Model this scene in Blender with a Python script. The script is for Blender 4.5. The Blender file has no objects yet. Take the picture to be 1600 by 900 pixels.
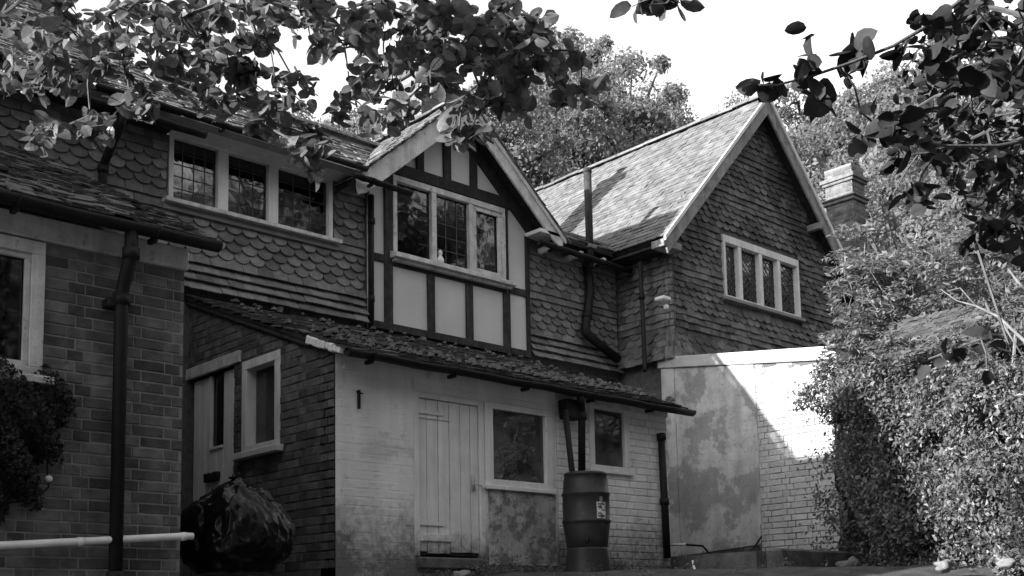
import bpy, math, random
import numpy as np
from mathutils import Matrix, Vector, noise
random.seed(7); rng = np.random.default_rng(7)
R = math.radians
SC = bpy.context.scene
COL = SC.collection

# ------------------------------------------------------------------ camera (eye at the origin, X along the house front, Y to the back)
FPX, PPX, PPY = 1767.4, 800.0, 756.6
FW = np.array([0.67433922, 0.72885061, 0.1185049])
RT = np.array([0.73546362, -0.6772828, -0.01952644])
UP = np.array([-0.06602948, -0.10032349, 0.99276145])
cam = bpy.data.cameras.new('camera'); camo = bpy.data.objects.new('camera', cam); COL.objects.link(camo)
camo.matrix_world = Matrix([[RT[i], UP[i], -FW[i], 0] for i in range(3)] + [[0, 0, 0, 1]])
cam.sensor_width = 36; cam.lens = FPX / 1600 * 36; cam.shift_y = (PPY - 450) / 1600; cam.clip_end = 2000; cam.clip_start = .05
SC.camera = camo
def ray(u, v): return FW + (u - PPX) / FPX * RT - (v - PPY) / FPX * UP
def at(u, v, d): return Vector(ray(u, v) * d)
def onY(u, v, Y): r = ray(u, v); return Vector(r * Y / r[1])
def onX(u, v, X): r = ray(u, v); return Vector(r * X / r[0])
def proj(p):
    p = np.asarray(p, float); w = p @ FW
    return PPX + FPX * (p @ RT) / w, PPY - FPX * (p @ UP) / w, w

# ------------------------------------------------------------------ sky and sun
SUN = Vector((-1, .22, .30)).normalized()          # towards the sun: from the left and a little behind the house
w = bpy.data.worlds.new('World'); SC.world = w; w.use_nodes = True
nt = w.node_tree; nt.nodes.clear()
sky = nt.nodes.new('ShaderNodeTexSky'); sky.sky_type = 'NISHITA'; sky.sun_disc = False
sky.air_density = 4; sky.dust_density = 1.5; sky.sun_elevation = math.asin(SUN.z); sky.sun_rotation = math.atan2(SUN.x, SUN.y)
bw = nt.nodes.new('ShaderNodeRGBToBW'); bg = nt.nodes.new('ShaderNodeBackground'); wo = nt.nodes.new('ShaderNodeOutputWorld')
bg.inputs[1].default_value = .15
nt.links.new(sky.outputs[0], bw.inputs[0]); nt.links.new(bw.outputs[0], bg.inputs[0]); nt.links.new(bg.outputs[0], wo.inputs[0])
sl = bpy.data.lights.new('sun', 'SUN'); sl.energy = 4.6; sl.angle = R(.53); sl.color = (1, 1, 1)   # the photograph is black and white
so = bpy.data.objects.new('sun', sl); COL.objects.link(so); so.rotation_euler = SUN.to_track_quat('Z', 'Y').to_euler()
SC.view_settings.view_transform = 'Standard'; SC.view_settings.look = 'None'; SC.view_settings.gamma = 1
SC.view_settings.exposure = 1.65
SC.cycles.max_bounces = 6; SC.cycles.diffuse_bounces = 3; SC.cycles.glossy_bounces = 2; SC.cycles.transparent_max_bounces = 6; SC.cycles.transmission_bounces = 4

# ------------------------------------------------------------------ materials (all grey: the photograph is monochrome)
MATS = {}
def mat(name, a, b, scale=6, rough=.85, bump=.15, bscale=40, vary=0, spots=None, dirt=None, spec=.3, streak=None, transl=0, detail=6):
    """a, b albedo range over noise; vary = per-piece brightness spread; spots = (scale, thr, albedo); dirt = (z0, z1, albedo) ground splash; streak = (stretch, amount)"""
    if name in MATS: return MATS[name]
    m = bpy.data.materials.new(name); m.use_nodes = True; t = m.node_tree; N = t.nodes; N.clear(); L = t.links.new
    out = N.new('ShaderNodeOutputMaterial'); bs = N.new('ShaderNodeBsdfPrincipled')
    bs.inputs['Roughness'].default_value = rough; bs.inputs['Specular IOR Level'].default_value = spec
    geo = N.new('ShaderNodeNewGeometry'); tc = geo.outputs['Position']
    def noi(sc, det=detail, rg=.6, vec=None):
        n = N.new('ShaderNodeTexNoise'); n.inputs['Scale'].default_value = sc; n.inputs['Detail'].default_value = det; n.inputs['Roughness'].default_value = rg
        L(vec or tc, n.inputs['Vector']); return n.outputs[0]
    def mp(v, a0, a1, b0, b1):
        n = N.new('ShaderNodeMapRange'); L(v, n.inputs[0])
        for i, q in enumerate((a0, a1, b0, b1)): n.inputs[1 + i].default_value = q
        return n.outputs[0]
    def mth(op, x, y=None):
        n = N.new('ShaderNodeMath'); n.operation = op
        for i, q in enumerate((x, y)):
            if q is None: continue
            if isinstance(q, (int, float)): n.inputs[i].default_value = q
            else: L(q, n.inputs[i])
        return n.outputs[0]
    def mix(f, x, y):
        n = N.new('ShaderNodeMix'); n.data_type = 'FLOAT'
        for i, q in zip((0, 2, 3), (f, x, y)):
            if isinstance(q, (int, float)): n.inputs[i].default_value = q
            else: L(q, n.inputs[i])
        return n.outputs[0]
    c = mp(noi(scale), .3, .7, a, b)
    if vary:
        oi = N.new('ShaderNodeObjectInfo'); r = mth('FRACT', mth('ADD', oi.outputs['Random'], geo.outputs['Random Per Island']))
        c = mth('MULTIPLY', c, mp(r, 0, 1, 1 - vary, 1 + vary))
    if streak:
        mg = N.new('ShaderNodeVectorMath'); mg.operation = 'MULTIPLY'; L(tc, mg.inputs[0]); mg.inputs[1].default_value = (streak[0], streak[0], streak[0] * .07)
        c = mth('MULTIPLY', c, mp(noi(1.0, 5, .65, mg.outputs[0]), .35, .65, 1 - streak[1], 1 + streak[1] * .3))
    if spots:
        for q in (spots if isinstance(spots, list) else [spots]):
            f = mp(noi(q[0], 8, .68), q[1], q[1] + .05, 0, q[3] if len(q) > 3 else 1); c = mix(f, c, q[2])
    if dirt:
        sx = N.new('ShaderNodeSeparateXYZ'); L(tc, sx.inputs[0])
        g = mp(sx.outputs[2], dirt[0], dirt[1], .5, -.3); f = mp(mth('ADD', g, mth('ADD', mth('MULTIPLY', noi(2.2, 4, .6), .7), mth('MULTIPLY', noi(16, 9, .8), .8))), .82, 1.18, 0, .92); c = mix(f, c, dirt[2])
    if bump:
        bn = N.new('ShaderNodeBump'); bn.inputs['Strength'].default_value = bump; bn.inputs['Distance'].default_value = .02
        L(noi(bscale, 8, .7), bn.inputs['Height']); L(bn.outputs[0], bs.inputs['Normal'])
    cmb = N.new('ShaderNodeCombineColor')
    for i in range(3): L(c, cmb.inputs[i])
    L(cmb.outputs[0], bs.inputs['Base Color'])
    if transl:
        tr = N.new('ShaderNodeBsdfTranslucent'); ms = N.new('ShaderNodeMixShader'); ms.inputs[0].default_value = transl
        c2 = N.new('ShaderNodeCombineColor'); cc = mth('MULTIPLY', c, 1.8)
        for i in range(3): L(cc, c2.inputs[i])
        L(c2.outputs[0], tr.inputs[0]); L(bs.outputs[0], ms.inputs[1]); L(tr.outputs[0], ms.inputs[2]); L(ms.outputs[0], out.inputs[0])
    else: L(bs.outputs[0], out.inputs[0])
    MATS[name] = m; return m
def glass_mat(name='window_glass', tint=.45, wav=.07):
    m = bpy.data.materials.new(name); m.use_nodes = True; t = m.node_tree; N = t.nodes; N.clear(); L = t.links.new
    out = N.new('ShaderNodeOutputMaterial'); tr = N.new('ShaderNodeBsdfTransparent'); tr.inputs[0].default_value = (tint,) * 3 + (1,)
    gl = N.new('ShaderNodeBsdfGlossy'); gl.inputs['Roughness'].default_value = .03; gl.inputs[0].default_value = (.9, .9, .9, 1)
    fr = N.new('ShaderNodeFresnel'); fr.inputs[0].default_value = 1.8; ms = N.new('ShaderNodeMixShader')
    geo = N.new('ShaderNodeNewGeometry'); n = N.new('ShaderNodeTexNoise'); n.inputs['Scale'].default_value = 5; n.inputs['Detail'].default_value = 1
    bp = N.new('ShaderNodeBump'); bp.inputs['Strength'].default_value = wav; bp.inputs['Distance'].default_value = .02
    L(geo.outputs['Position'], n.inputs['Vector']); L(n.outputs[0], bp.inputs['Height']); L(bp.outputs[0], gl.inputs['Normal']); L(bp.outputs[0], fr.inputs['Normal'])
    L(fr.outputs[0], ms.inputs[0]); L(tr.outputs[0], ms.inputs[1]); L(gl.outputs[0], ms.inputs[2]); L(ms.outputs[0], out.inputs[0])
    return m
M_GLASS = glass_mat()
def grime(m, name):
    g = m.copy(); g.name = name; N = g.node_tree.nodes; L = g.node_tree.links.new; out = [n for n in N if n.type == 'OUTPUT_MATERIAL'][0]; src = out.inputs[0].links[0].from_socket
    di = N.new('ShaderNodeBsdfDiffuse'); di.inputs[0].default_value = (.16, .16, .16, 1); no = N.new('ShaderNodeTexNoise'); no.inputs['Scale'].default_value = 4; no.inputs['Detail'].default_value = 8
    geo = N.new('ShaderNodeNewGeometry'); L(geo.outputs['Position'], no.inputs['Vector']); mr = N.new('ShaderNodeMapRange'); L(no.outputs[0], mr.inputs[0])
    for i, q in enumerate((.35, .7, .1, .75)): mr.inputs[1 + i].default_value = q
    ms = N.new('ShaderNodeMixShader'); L(mr.outputs[0], ms.inputs[0]); L(src, ms.inputs[1]); L(di.outputs[0], ms.inputs[2]); L(ms.outputs[0], out.inputs[0]); return g
M_GRIME = grime(M_GLASS, 'grimy_glass')
M_BRICK = mat('old_brick', .05, .14, 9, .9, .35, 60, vary=.45, spots=[(5, .62, .24, .5), (30, .66, .05, .6)])
M_BRICK2 = mat('dark_brick', .045, .11, 9, .9, .35, 60, vary=.5, spots=[(5, .64, .18, .5), (30, .66, .03, .6)])
M_MORTAR = mat('mortar', .15, .24, 12, .95, .3, 60, spots=(8, .6, .1, .7))
M_MORTAR2 = mat('dark_mortar', .07, .13, 12, .95, .3, 60, spots=(8, .6, .05, .7))
M_WBRICK = mat('whitewashed_brick', .62, .76, 4, .85, .3, 45, vary=.07, spots=[(9, .66, .33, .55), (40, .7, .15, .6)], dirt=(.45, 1.5, .09))
M_WBRICK2 = mat('annex_whitewashed_brick', .38, .54, 4, .85, .6, 35, vary=.1, spots=[(5, .6, .3, .4), (40, .68, .15, .6)], dirt=(.45, 1.0, .16))
M_WMORT = mat('whitewashed_joint', .4, .6, 8, .9, .4, 50, dirt=(.45, 1.5, .05))
M_WMORT2 = mat('annex_joint', .3, .5, 3.5, .9, .4, 50, spots=[(2.4, .49, .06, .9), (12, .52, .1, .8)], dirt=(.45, 2.0, .03))
M_RENDER = mat('painted_render', .68, .8, 2.2, .85, .25, 25, spots=[(2.5, .58, .45, .5), (5, .62, .3, .35), (14, .66, .25, .5)], dirt=(.45, 1.6, .1), streak=(3.5, .16))
M_CEMENT = mat('stained_cement_render', .42, .62, 5, .9, .35, 25, spots=[(1.6, .5, .17, .6), (4, .6, .55, .4), (17, .57, .18, .5), (40, .6, .5, .5)], streak=(5, .22), dirt=(.55, 1.05, .06))
M_CEMENT2 = mat('mouldy_cement_panel', .24, .5, 9, .9, .35, 25, spots=[(5, .5, .1, .75), (24, .55, .4, .5), (50, .55, .05, .5)], streak=(8, .4))
M_PAINT = mat('white_painted_wood', .58, .72, 5, .6, .2, 70, spots=[(22, .66, .2, .7)], streak=(14, .16))
M_FLAKE = mat('flaking_white_paint', .42, .66, 7, .75, .35, 60, spots=[(11, .58, .24, .75), (35, .62, .12, .7)], streak=(9, .25))
M_DOORP = mat('door_paint', .62, .76, 5, .65, .2, 70, spots=[(26, .66, .2, .6), (9, .64, .35, .4)], streak=(20, .12), dirt=(.5, 1.0, .05))
M_WEATH = mat('weathered_board', .16, .34, 7, .85, .35, 60, spots=[(11, .58, .08, .7), (35, .62, .5, .5)], streak=(9, .3))
M_PANEL = mat('infill_plaster', .46, .55, 1.6, .8, .1, 30, spots=(20, .75, .5, .3), streak=(3, .05))
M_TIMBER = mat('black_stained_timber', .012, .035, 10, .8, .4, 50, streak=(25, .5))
M_TIMBER2 = mat('weathered_oak_stud', .015, .06, 10, .85, .4, 50, streak=(25, .5))
M_WTILE = mat('hung_clay_tile', .1, .18, 12, .85, .3, 60, vary=.35, spots=[(16, .62, .045, .7), (45, .7, .25, .4)])
M_GTILE = mat('gable_hung_tile', .07, .15, 9, .85, .35, 60, vary=.4, spots=[(1.1, .53, .035, .75), (16, .62, .2, .5)])
M_RTILE = mat('clay_roof_tile', .085, .17, 5, .9, .35, 60, vary=.26, spots=[(20, .6, .05, .5), (6, .66, .25, .25)])  # tile tone of the gabled house's left slope and ridge
M_MROOF = mat('old_roof_tile', .06, .16, 7, .9, .4, 50, vary=.45, spots=[(18, .56, .25, .6)])
M_MOSS = mat('mossy_tile', .03, .085, 14, .95, .6, 50, vary=.5, spots=[(30, .6, .28, .5)])
M_MOSSC = mat('moss', .03, .13, 25, 1, .6, 80, vary=.4)
M_IRON = mat('black_cast_iron', .006, .016, 12, .6, .15, 60, spec=.22, spots=(20, .68, .05, .5))
M_LEAD = mat('lead_sheet', .14, .24, 6, .6, .2, 30, spots=(6, .6, .09, .6))
M_CAME = mat('lead_came', .05, .09, 20, .5, 0)
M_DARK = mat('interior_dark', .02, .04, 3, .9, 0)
M_CURT = mat('curtain_cloth', .3, .42, 8, .9, .2, 40, streak=(30, .3))
M_PLAST = mat('dark_green_plastic', .018, .032, 6, .5, .05, 60, spec=.35, spots=(9, .62, .08, .4))
M_WPLAST = mat('white_plastic', .6, .75, 8, .4, .05, 60, spots=(16, .66, .3, .5), spec=.5)
M_LABEL = mat('printed_label', .55, .7, 8, .5, 0, spots=(26, .5, .12, .9))
M_BAG = mat('black_polythene', .003, .005, 6, .24, .02, 30, spec=.2)
M_CONC = mat('dirty_concrete', .06, .16, 6, .95, .4, 40, spots=(10, .58, .05, .7))
M_SOIL = mat('garden_soil', .03, .09, 5, .95, .5, 30, spots=(14, .6, .13, .5))
M_HILL = mat('woodland_floor', .03, .08, .6, 1, .3, 5)
M_STONE = mat('grey_stone', .09, .2, 8, .9, .4, 30, spots=(12, .6, .12, .6))
M_LEAF = mat('apple_leaf', .055, .13, 25, .42, .1, 60, vary=.45, transl=.3, spec=.45)
M_LEAFD = mat('hazel_leaf', .012, .032, 25, .65, .1, 60, vary=.35, transl=.06, spec=.18)  # near black: the shade on the hazel leaves is put into the colour
M_HEDGE = mat('hedge_leaf', .06, .15, 12, .45, 0, vary=.45, transl=.25, spec=.5)
M_SHRUB = mat('climber_leaf', .1, .2, 12, .5, 0, vary=.4, transl=.35, spec=.4)
M_TREE = mat('woodland_leaf', .1, .22, .7, .7, 0, vary=.4, transl=.5, spec=.1)  # raised paleness stands in for the haze over the far trees
M_BARK = mat('bark', .05, .12, 15, .95, .5, 30)
M_PALEB = mat('pale_bark', .09, .2, 15, .9, .3, 40)
M_CBRICK = mat('chimney_brick', .07, .18, 9, .9, .4, 50, vary=.35, spots=[(9, .6, .1, .6)])

# ------------------------------------------------------------------ builders
ROOT_AT = {}
def tag(o, label=None, cat=None, group=None, kind=None):
    for k, v in (('label', label), ('category', cat), ('group', group), ('kind', kind)):
        if v: o[k] = v
    return o
def thing(name, label, cat, loc=(0, 0, 0), group=None):
    o = bpy.data.objects.new(name, None); COL.objects.link(o); o.location = loc; o.empty_display_size = .2
    ROOT_AT[o] = Vector(loc); return tag(o, label, cat, group)
def link(o, parent):
    COL.objects.link(o)
    if parent is not None: o.parent = parent
    return o
def off(parent):
    p = parent
    while p is not None:
        if p in ROOT_AT: return ROOT_AT[p]
        p = p.parent
    return Vector((0, 0, 0))
def frame(O, U, S):
    U = Vector(U).normalized(); S = Vector(S).normalized(); Y = S.cross(U)
    return Matrix([[U[i], Y[i], S[i], O[i]] for i in range(3)] + [[0, 0, 0, 1]])
class MB:
    def __init__(s): s.v = []; s.f = []
    def raw(s, vs, fs, M=None):
        b = len(s.v); s.v += [tuple(M @ Vector(p)) if M is not None else tuple(p) for p in vs]; s.f += [tuple(i + b for i in f) for f in fs]; return s
    def box(s, x0, x1, y0, y1, z0, z1, M=None):
        return s.raw([(x0, y0, z0), (x1, y0, z0), (x1, y1, z0), (x0, y1, z0), (x0, y0, z1), (x1, y0, z1), (x1, y1, z1), (x0, y1, z1)],
                     [(0, 3, 2, 1), (4, 5, 6, 7), (0, 1, 5, 4), (1, 2, 6, 5), (2, 3, 7, 6), (3, 0, 4, 7)], M)
    def prism(s, poly, y0, y1, M=None):          # poly in (x, z), extruded along y
        n = len(poly)
        return s.raw([(x, y0, z) for x, z in poly] + [(x, y1, z) for x, z in poly],
                     [tuple(range(n)), tuple(range(2 * n - 1, n - 1, -1))] + [(i, i + n, (i + 1) % n + n, (i + 1) % n) for i in range(n)], M)
    def tube(s, pts, r, n=10, caps=True, ry=None):
        pts = [Vector(p) for p in pts]; rs = r if isinstance(r, (list, tuple)) else [r] * len(pts); b = len(s.v); up = None
        for i, p in enumerate(pts):
            d = (pts[min(i + 1, len(pts) - 1)] - pts[max(i - 1, 0)]).normalized()
            if up is None: up = d.orthogonal().normalized()
            a = (up - d * up.dot(d)).normalized(); c = d.cross(a); up = a
            for k in range(n):
                q = 2 * math.pi * k / n; s.v.append(tuple(p + (a * math.cos(q) + c * math.sin(q)) * rs[i]))
        for i in range(len(pts) - 1):
            for k in range(n): s.f.append((b + i * n + k, b + i * n + (k + 1) % n, b + (i + 1) * n + (k + 1) % n, b + (i + 1) * n + k))
        if caps: s.f.append(tuple(b + k for k in reversed(range(n)))); s.f.append(tuple(b + (len(pts) - 1) * n + k for k in range(n)))
        return s
    def lathe(s, prof, c, n=32):
        b = len(s.v)
        for r, z in prof:
            for k in range(n): q = 2 * math.pi * k / n; s.v.append((c[0] + r * math.cos(q), c[1] + r * math.sin(q), c[2] + z))
        for i in range(len(prof) - 1):
            for k in range(n): s.f.append((b + i * n + k, b + i * n + (k + 1) % n, b + (i + 1) * n + (k + 1) % n, b + (i + 1) * n + k))
        s.f.append(tuple(b + k for k in reversed(range(n)))); s.f.append(tuple(b + (len(prof) - 1) * n + k for k in range(n))); return s
    def mesh(s, name, m, o=Vector((0, 0, 0)), smooth=False):
        me = bpy.data.meshes.new(name); me.from_pydata([(x - o[0], y - o[1], z - o[2]) for x, y, z in s.v], [], s.f); me.materials.append(m)
        if smooth: me.polygons.foreach_set('use_smooth', [True] * len(me.polygons))
        return me
    def build(s, name, m, parent=None, smooth=False, bevel=0, label=None):
        o = bpy.data.objects.new(name, s.mesh(name, m, off(parent), smooth)); link(o, parent)
        if bevel: b = o.modifiers.new('bevel', 'BEVEL'); b.width = bevel; b.segments = 1; b.limit_method = 'ANGLE'
        if smooth and not bevel:
            try: o.data.shade_smooth_by_angle(angle=R(50)) if hasattr(o.data, 'shade_smooth_by_angle') else None
            except Exception: pass
        if label: o['label'] = label
        return o
def npmesh(name, V, F, m, smooth=False):
    """V (n,3), F (k, c) constant corner count"""
    me = bpy.data.meshes.new(name); k, c = F.shape
    me.vertices.add(len(V)); me.vertices.foreach_set('co', np.asarray(V, np.float32).ravel())
    me.loops.add(k * c); me.loops.foreach_set('vertex_index', F.astype(np.int32).ravel())
    me.polygons.add(k); me.polygons.foreach_set('loop_start', np.arange(k, dtype=np.int32) * c)
    try: me.polygons.foreach_set('loop_total', np.full(k, c, dtype=np.int32))
    except Exception: pass
    me.polygons.foreach_set('use_smooth', np.full(k, smooth)); me.materials.append(m); me.update(calc_edges=True); me.validate(); return me
def inframe(p, mg=15):
    u, v, d = proj(p); return d > .3 and -mg < u < 1600 + mg and -mg < v < 900 + mg
def pieces(parent, name, protos, items, m, limit=300, restname=None):
    """protos: list of MB (local), items: (proto index, world matrix). Nearest ones in the picture become objects, the rest one mesh of kind stuff."""
    o = off(parent)
    def key(it):
        p = it[1].translation; return (0 if inframe(p) else 1, proj(p)[2])
    items = sorted(items, key=key)
    nf = sum(1 for it in items if key(it)[0] == 0); lim = min(limit, nf)
    if len(items) <= limit: lim = len(items)
    mes = [p.mesh(name, m, smooth=name == 'leaf') for p in protos]; T = Matrix.Translation(-o)
    for k, Mx in items[:lim]:
        ob = bpy.data.objects.new(name, mes[k]); link(ob, parent); ob.matrix_local = T @ Mx
    rest = items[lim:]
    if rest:
        bm = MB(); V = []; F = []; b = 0
        for k, Mx in rest:
            A = np.array(T @ Mx); pv = np.array(protos[k].v); V.append(pv @ A[:3, :3].T + A[:3, 3]); F += [tuple(i + b for i in f) for f in protos[k].f]; b += len(pv)
        V = np.concatenate(V); me = bpy.data.meshes.new(name); me.from_pydata(V.tolist(), [], F); me.materials.append(m)
        ob = bpy.data.objects.new(restname or name + '_courses', me); link(ob, parent); ob['kind'] = 'stuff'
# --- piece shapes
def brick_proto(seed, h=.065, ch=.004):           # unit length in x (-.5..0.5), local y inward, front at y=0
    rr = random.Random(seed); j = lambda a: rr.uniform(-a, a)
    b = MB(); V = []
    for y, c in ((.03, 0), (ch, 0), (0, 1)):
        for sx, sz in ((-1, -1), (1, -1), (1, 1), (-1, 1)):
            V.append((sx * (.5 - c * .022) + j(.006), y + (j(.002) if c else 0), h / 2 + sz * (h / 2 - c * ch * 1.3) + j(.0018)))
    b.raw(V, [(8, 9, 10, 11)] + [(4 + k, 4 + (k + 1) % 4, 8 + (k + 1) % 4, 8 + k) for k in range(4)] + [(k, (k + 1) % 4, 4 + (k + 1) % 4, 4 + k) for k in range(4)]); return b
BRICKS = [brick_proto(i) for i in range(6)]
def brick_items(M, u0, u1, z0, z1, openings=(), top=None, proud=.006, course=.075, jit=.002, skip=None, mj=.010):
    it = []; row = 0; z = z0
    while z + .06 <= z1 + .001:
        segs = [(u0, u1)]
        for (a, b, c, d) in openings:
            if z + .055 > c and z + .01 < d:
                ns = []
                for s0, s1 in segs:
                    if b <= s0 or a >= s1: ns.append((s0, s1)); continue
                    if a > s0: ns.append((s0, a))
                    if b < s1: ns.append((b, s1))
                segs = ns
        x = u0 - (.0 if row % 2 else .17); k = row
        cells = []
        while x < u1:
            L = .215 if k % 2 == 0 else .1025
            cells.append((x, x + L)); x += L + mj; k += 1
        for s0, s1 in segs:
            for a, b in cells:
                a2, b2 = max(a, s0 + .001), min(b, s1 - .001)
                if b2 - a2 < .035: continue
                c = (a2 + b2) / 2
                if top and z + .065 > top(c): continue
                if skip and skip(c, z): continue
                it.append((random.randrange(6), M @ Matrix.Translation((c, -proud + random.uniform(-jit, jit), z)) @ Matrix.Rotation(random.gauss(0, .004), 4, 'Y') @ Matrix.Diagonal((b2 - a2, 1, 1, 1))))
        row += 1; z += course
    return it
def wallcells(M, u0, u1, z0, z1, depth, openings=(), top=None, nseg=1):
    """solid wall with holes; top(u) gives a sloping top"""
    b = MB(); us = {u0, u1}; zs = {z0, z1}
    for a, c, d, e in openings: us |= {max(a, u0), min(c, u1)}; zs |= {max(d, z0), min(e, z1)}
    if top:
        for i in range(1, nseg): us.add(u0 + (u1 - u0) * i / nseg)
    us = sorted(us); zs = sorted(zs)
    for i in range(len(us) - 1):
        for j in range(len(zs) - 1):
            a, c, d, e = us[i], us[i + 1], zs[j], zs[j + 1]; mu, mz = (a + c) / 2, (d + e) / 2
            if any(p < mu < q and r < mz < s for p, q, r, s in openings): continue
            ea = ec = e
            if top:
                ea, ec = min(e, top(a)), min(e, top(c))
                if ea <= d and ec <= d: continue
                ea, ec = max(ea, d), max(ec, d)
            b.prism([(a, d), (c, d), (c, ec), (a, ea)], 0, depth, M)
    return b
def tile_proto(kind, w=.185, h=.17, th=.013, seed=0):
    rr = random.Random(seed); b = MB(); hw = w / 2 - .0015
    if kind == 'scallop':
        r = hw; n = 9; poly = [(-hw, h), (-hw, r * .8)] + [(-hw * math.cos(math.pi * i / n), r * .8 - r * .8 * math.sin(math.pi * i / n) + rr.uniform(-.002, .002)) for i in range(1, n)] + [(hw, r * .8), (hw, h)]
    else:
        poly = [(-hw, h), (-hw + rr.uniform(0, .003), rr.uniform(-.003, .003)), (0, rr.uniform(-.003, .003)), (hw - rr.uniform(0, .003), rr.uniform(-.003, .003)), (hw, h)]
    n = len(poly); V = [(x, 0, z) for x, z in poly] + [(x, th, z) for x, z in poly]
    b.raw(V, [tuple(range(n))] + [(i, i + n, (i + 1) % n + n, (i + 1) % n) for i in range(n - 1)]); return b
SC_T = [tile_proto('scallop', seed=i) for i in range(3)]; PL_T = [tile_proto('plain', seed=i) for i in range(4)]
TILES = SC_T + PL_T
RTILES = [tile_proto('plain', .165, .17, .014, seed=10 + i) for i in range(4)]
def tile_items(M, u0, u1, nrows, kinds, gauge=.1, w=.185, openings=(), top=None, jit=1.0, flare=None, base=.038, tilt=.25, plain_off=3, z0=0, ends=True, lo=None, sway=None):
    """hung or roof tiles on plane M (x along, y inward, z up the plane); u-clipped against openings"""
    it = []
    for r in range(nrows):
        z = z0 + r * gauge; kind = kinds(r)
        segs = [(u0, u1)]
        for (a, b, c, d) in openings:
            if z + gauge * .8 > c and z + .02 < d:
                ns = []
                for s0, s1 in segs:
                    if b <= s0 or a >= s1: ns.append((s0, s1)); continue
                    if a > s0: ns.append((s0, a))
                    if b < s1: ns.append((b, s1))
                segs = ns
        out = base; tl = tilt
        if flare and r < len(flare): out += flare[r][0]; tl += flare[r][1]
        x = math.floor((u0) / w) * w - (w / 2 if r % 2 else 0)
        while x < u1 + w:
            for s0, s1 in segs:
                a, b = max(x, s0), min(x + w, s1)
                if b - a < w * .25: continue
                c = (a + b) / 2
                if top and z + gauge * .6 > top(c): continue
                if lo and z + gauge * .4 < lo(c): continue
                full = b - a > w * .95
                k = random.randrange(3) if (kind == 's') else plain_off + random.randrange(4)
                zz = z + random.gauss(0, .0018) * jit + (sway(c, z) if sway else 0)
                it.append((k, M @ Matrix.Translation((c + random.gauss(0, .0015) * jit, -out + random.gauss(0, .0018) * jit, zz)) @ Matrix.Rotation(-tl + random.gauss(0, .018) * jit, 4, 'X')
                           @ Matrix.Rotation(random.gauss(0, .010) * jit, 4, 'Y') @ Matrix.Rotation(random.gauss(0, .012) * jit, 4, 'Z') @ Matrix.Diagonal(((b - a) / w, 1, 1, 1))))
            x += w
    return it
def ridge_items(p0, p1, L=.3):
    p0, p1 = Vector(p0), Vector(p1); d = (p1 - p0); n = int(d.length / L); d.normalize(); M = frame((0, 0, 0), d, (0, 0, 1)); it = []
    for i in range(n):
        c = p0 + d * (i + .5) * L; it.append((0, Matrix.Translation(c + Vector((0, 0, random.gauss(0, .004)))) @ M @ Matrix.Rotation(random.gauss(0, .012), 4, 'Y')))
    return it
def ridge_proto(L=.3, r=.11):
    b = MB(); n = 7
    for x in (-L / 2 + .004, L / 2 - .004):
        for rr in (r, r - .018):
            for k in range(n):
                q = math.pi * (.08 + .84 * k / (n - 1)); b.v.append((x, math.cos(q) * rr, math.sin(q) * rr - .05))
    for k in range(n - 1):
        b.f += [(k, 2 * n + k, 2 * n + k + 1, k + 1), (n + k, n + k + 1, 3 * n + k + 1, 3 * n + k), (k, k + 1, n + k + 1, n + k), (2 * n + k, 3 * n + k, 3 * n + k + 1, 2 * n + k + 1)]
    b.f += [(0, n, 3 * n, 2 * n), (n - 1, 3 * n - 1, 4 * n - 1, 2 * n - 1)][:2]
    return b
RIDGE = [ridge_proto()]
def leadgrid(M, x0, x1, z0, z1, nx, nz, y, r=.005, diamond=False):
    b = MB()
    if diamond:
        cw = (x1 - x0) / nx; chh = (z1 - z0) / nz; k = -nz
        for k in range(-nz, nx + 1):
            for sgn in (1, -1):
                # line x = x0+k*cw + t*cw, z = z0+t*chh (sgn 1) or mirrored
                pts = []
                t0, t1 = max(0, -k), min(nz, nx - k)
                if t1 - t0 <= 0: continue
                xa, xb = k + t0, k + t1
                if sgn < 0: xa, xb = nx - xa, nx - xb
                p = Vector((x0 + xa * cw, y, z0 + t0 * chh)); q = Vector((x0 + xb * cw, y, z0 + t1 * chh))
                b.tube([M @ p, M @ q], r, 4)
    else:
        for i in range(1, nx): x = x0 + (x1 - x0) * i / nx; b.tube([M @ Vector((x, y, z0)), M @ Vector((x, y, z1))], r, 4)
        for i in range(1, nz): z = z0 + (z1 - z0) * i / nz; b.tube([M @ Vector((x0, y, z)), M @ Vector((x1, y, z))], r, 4)
    return b
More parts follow.
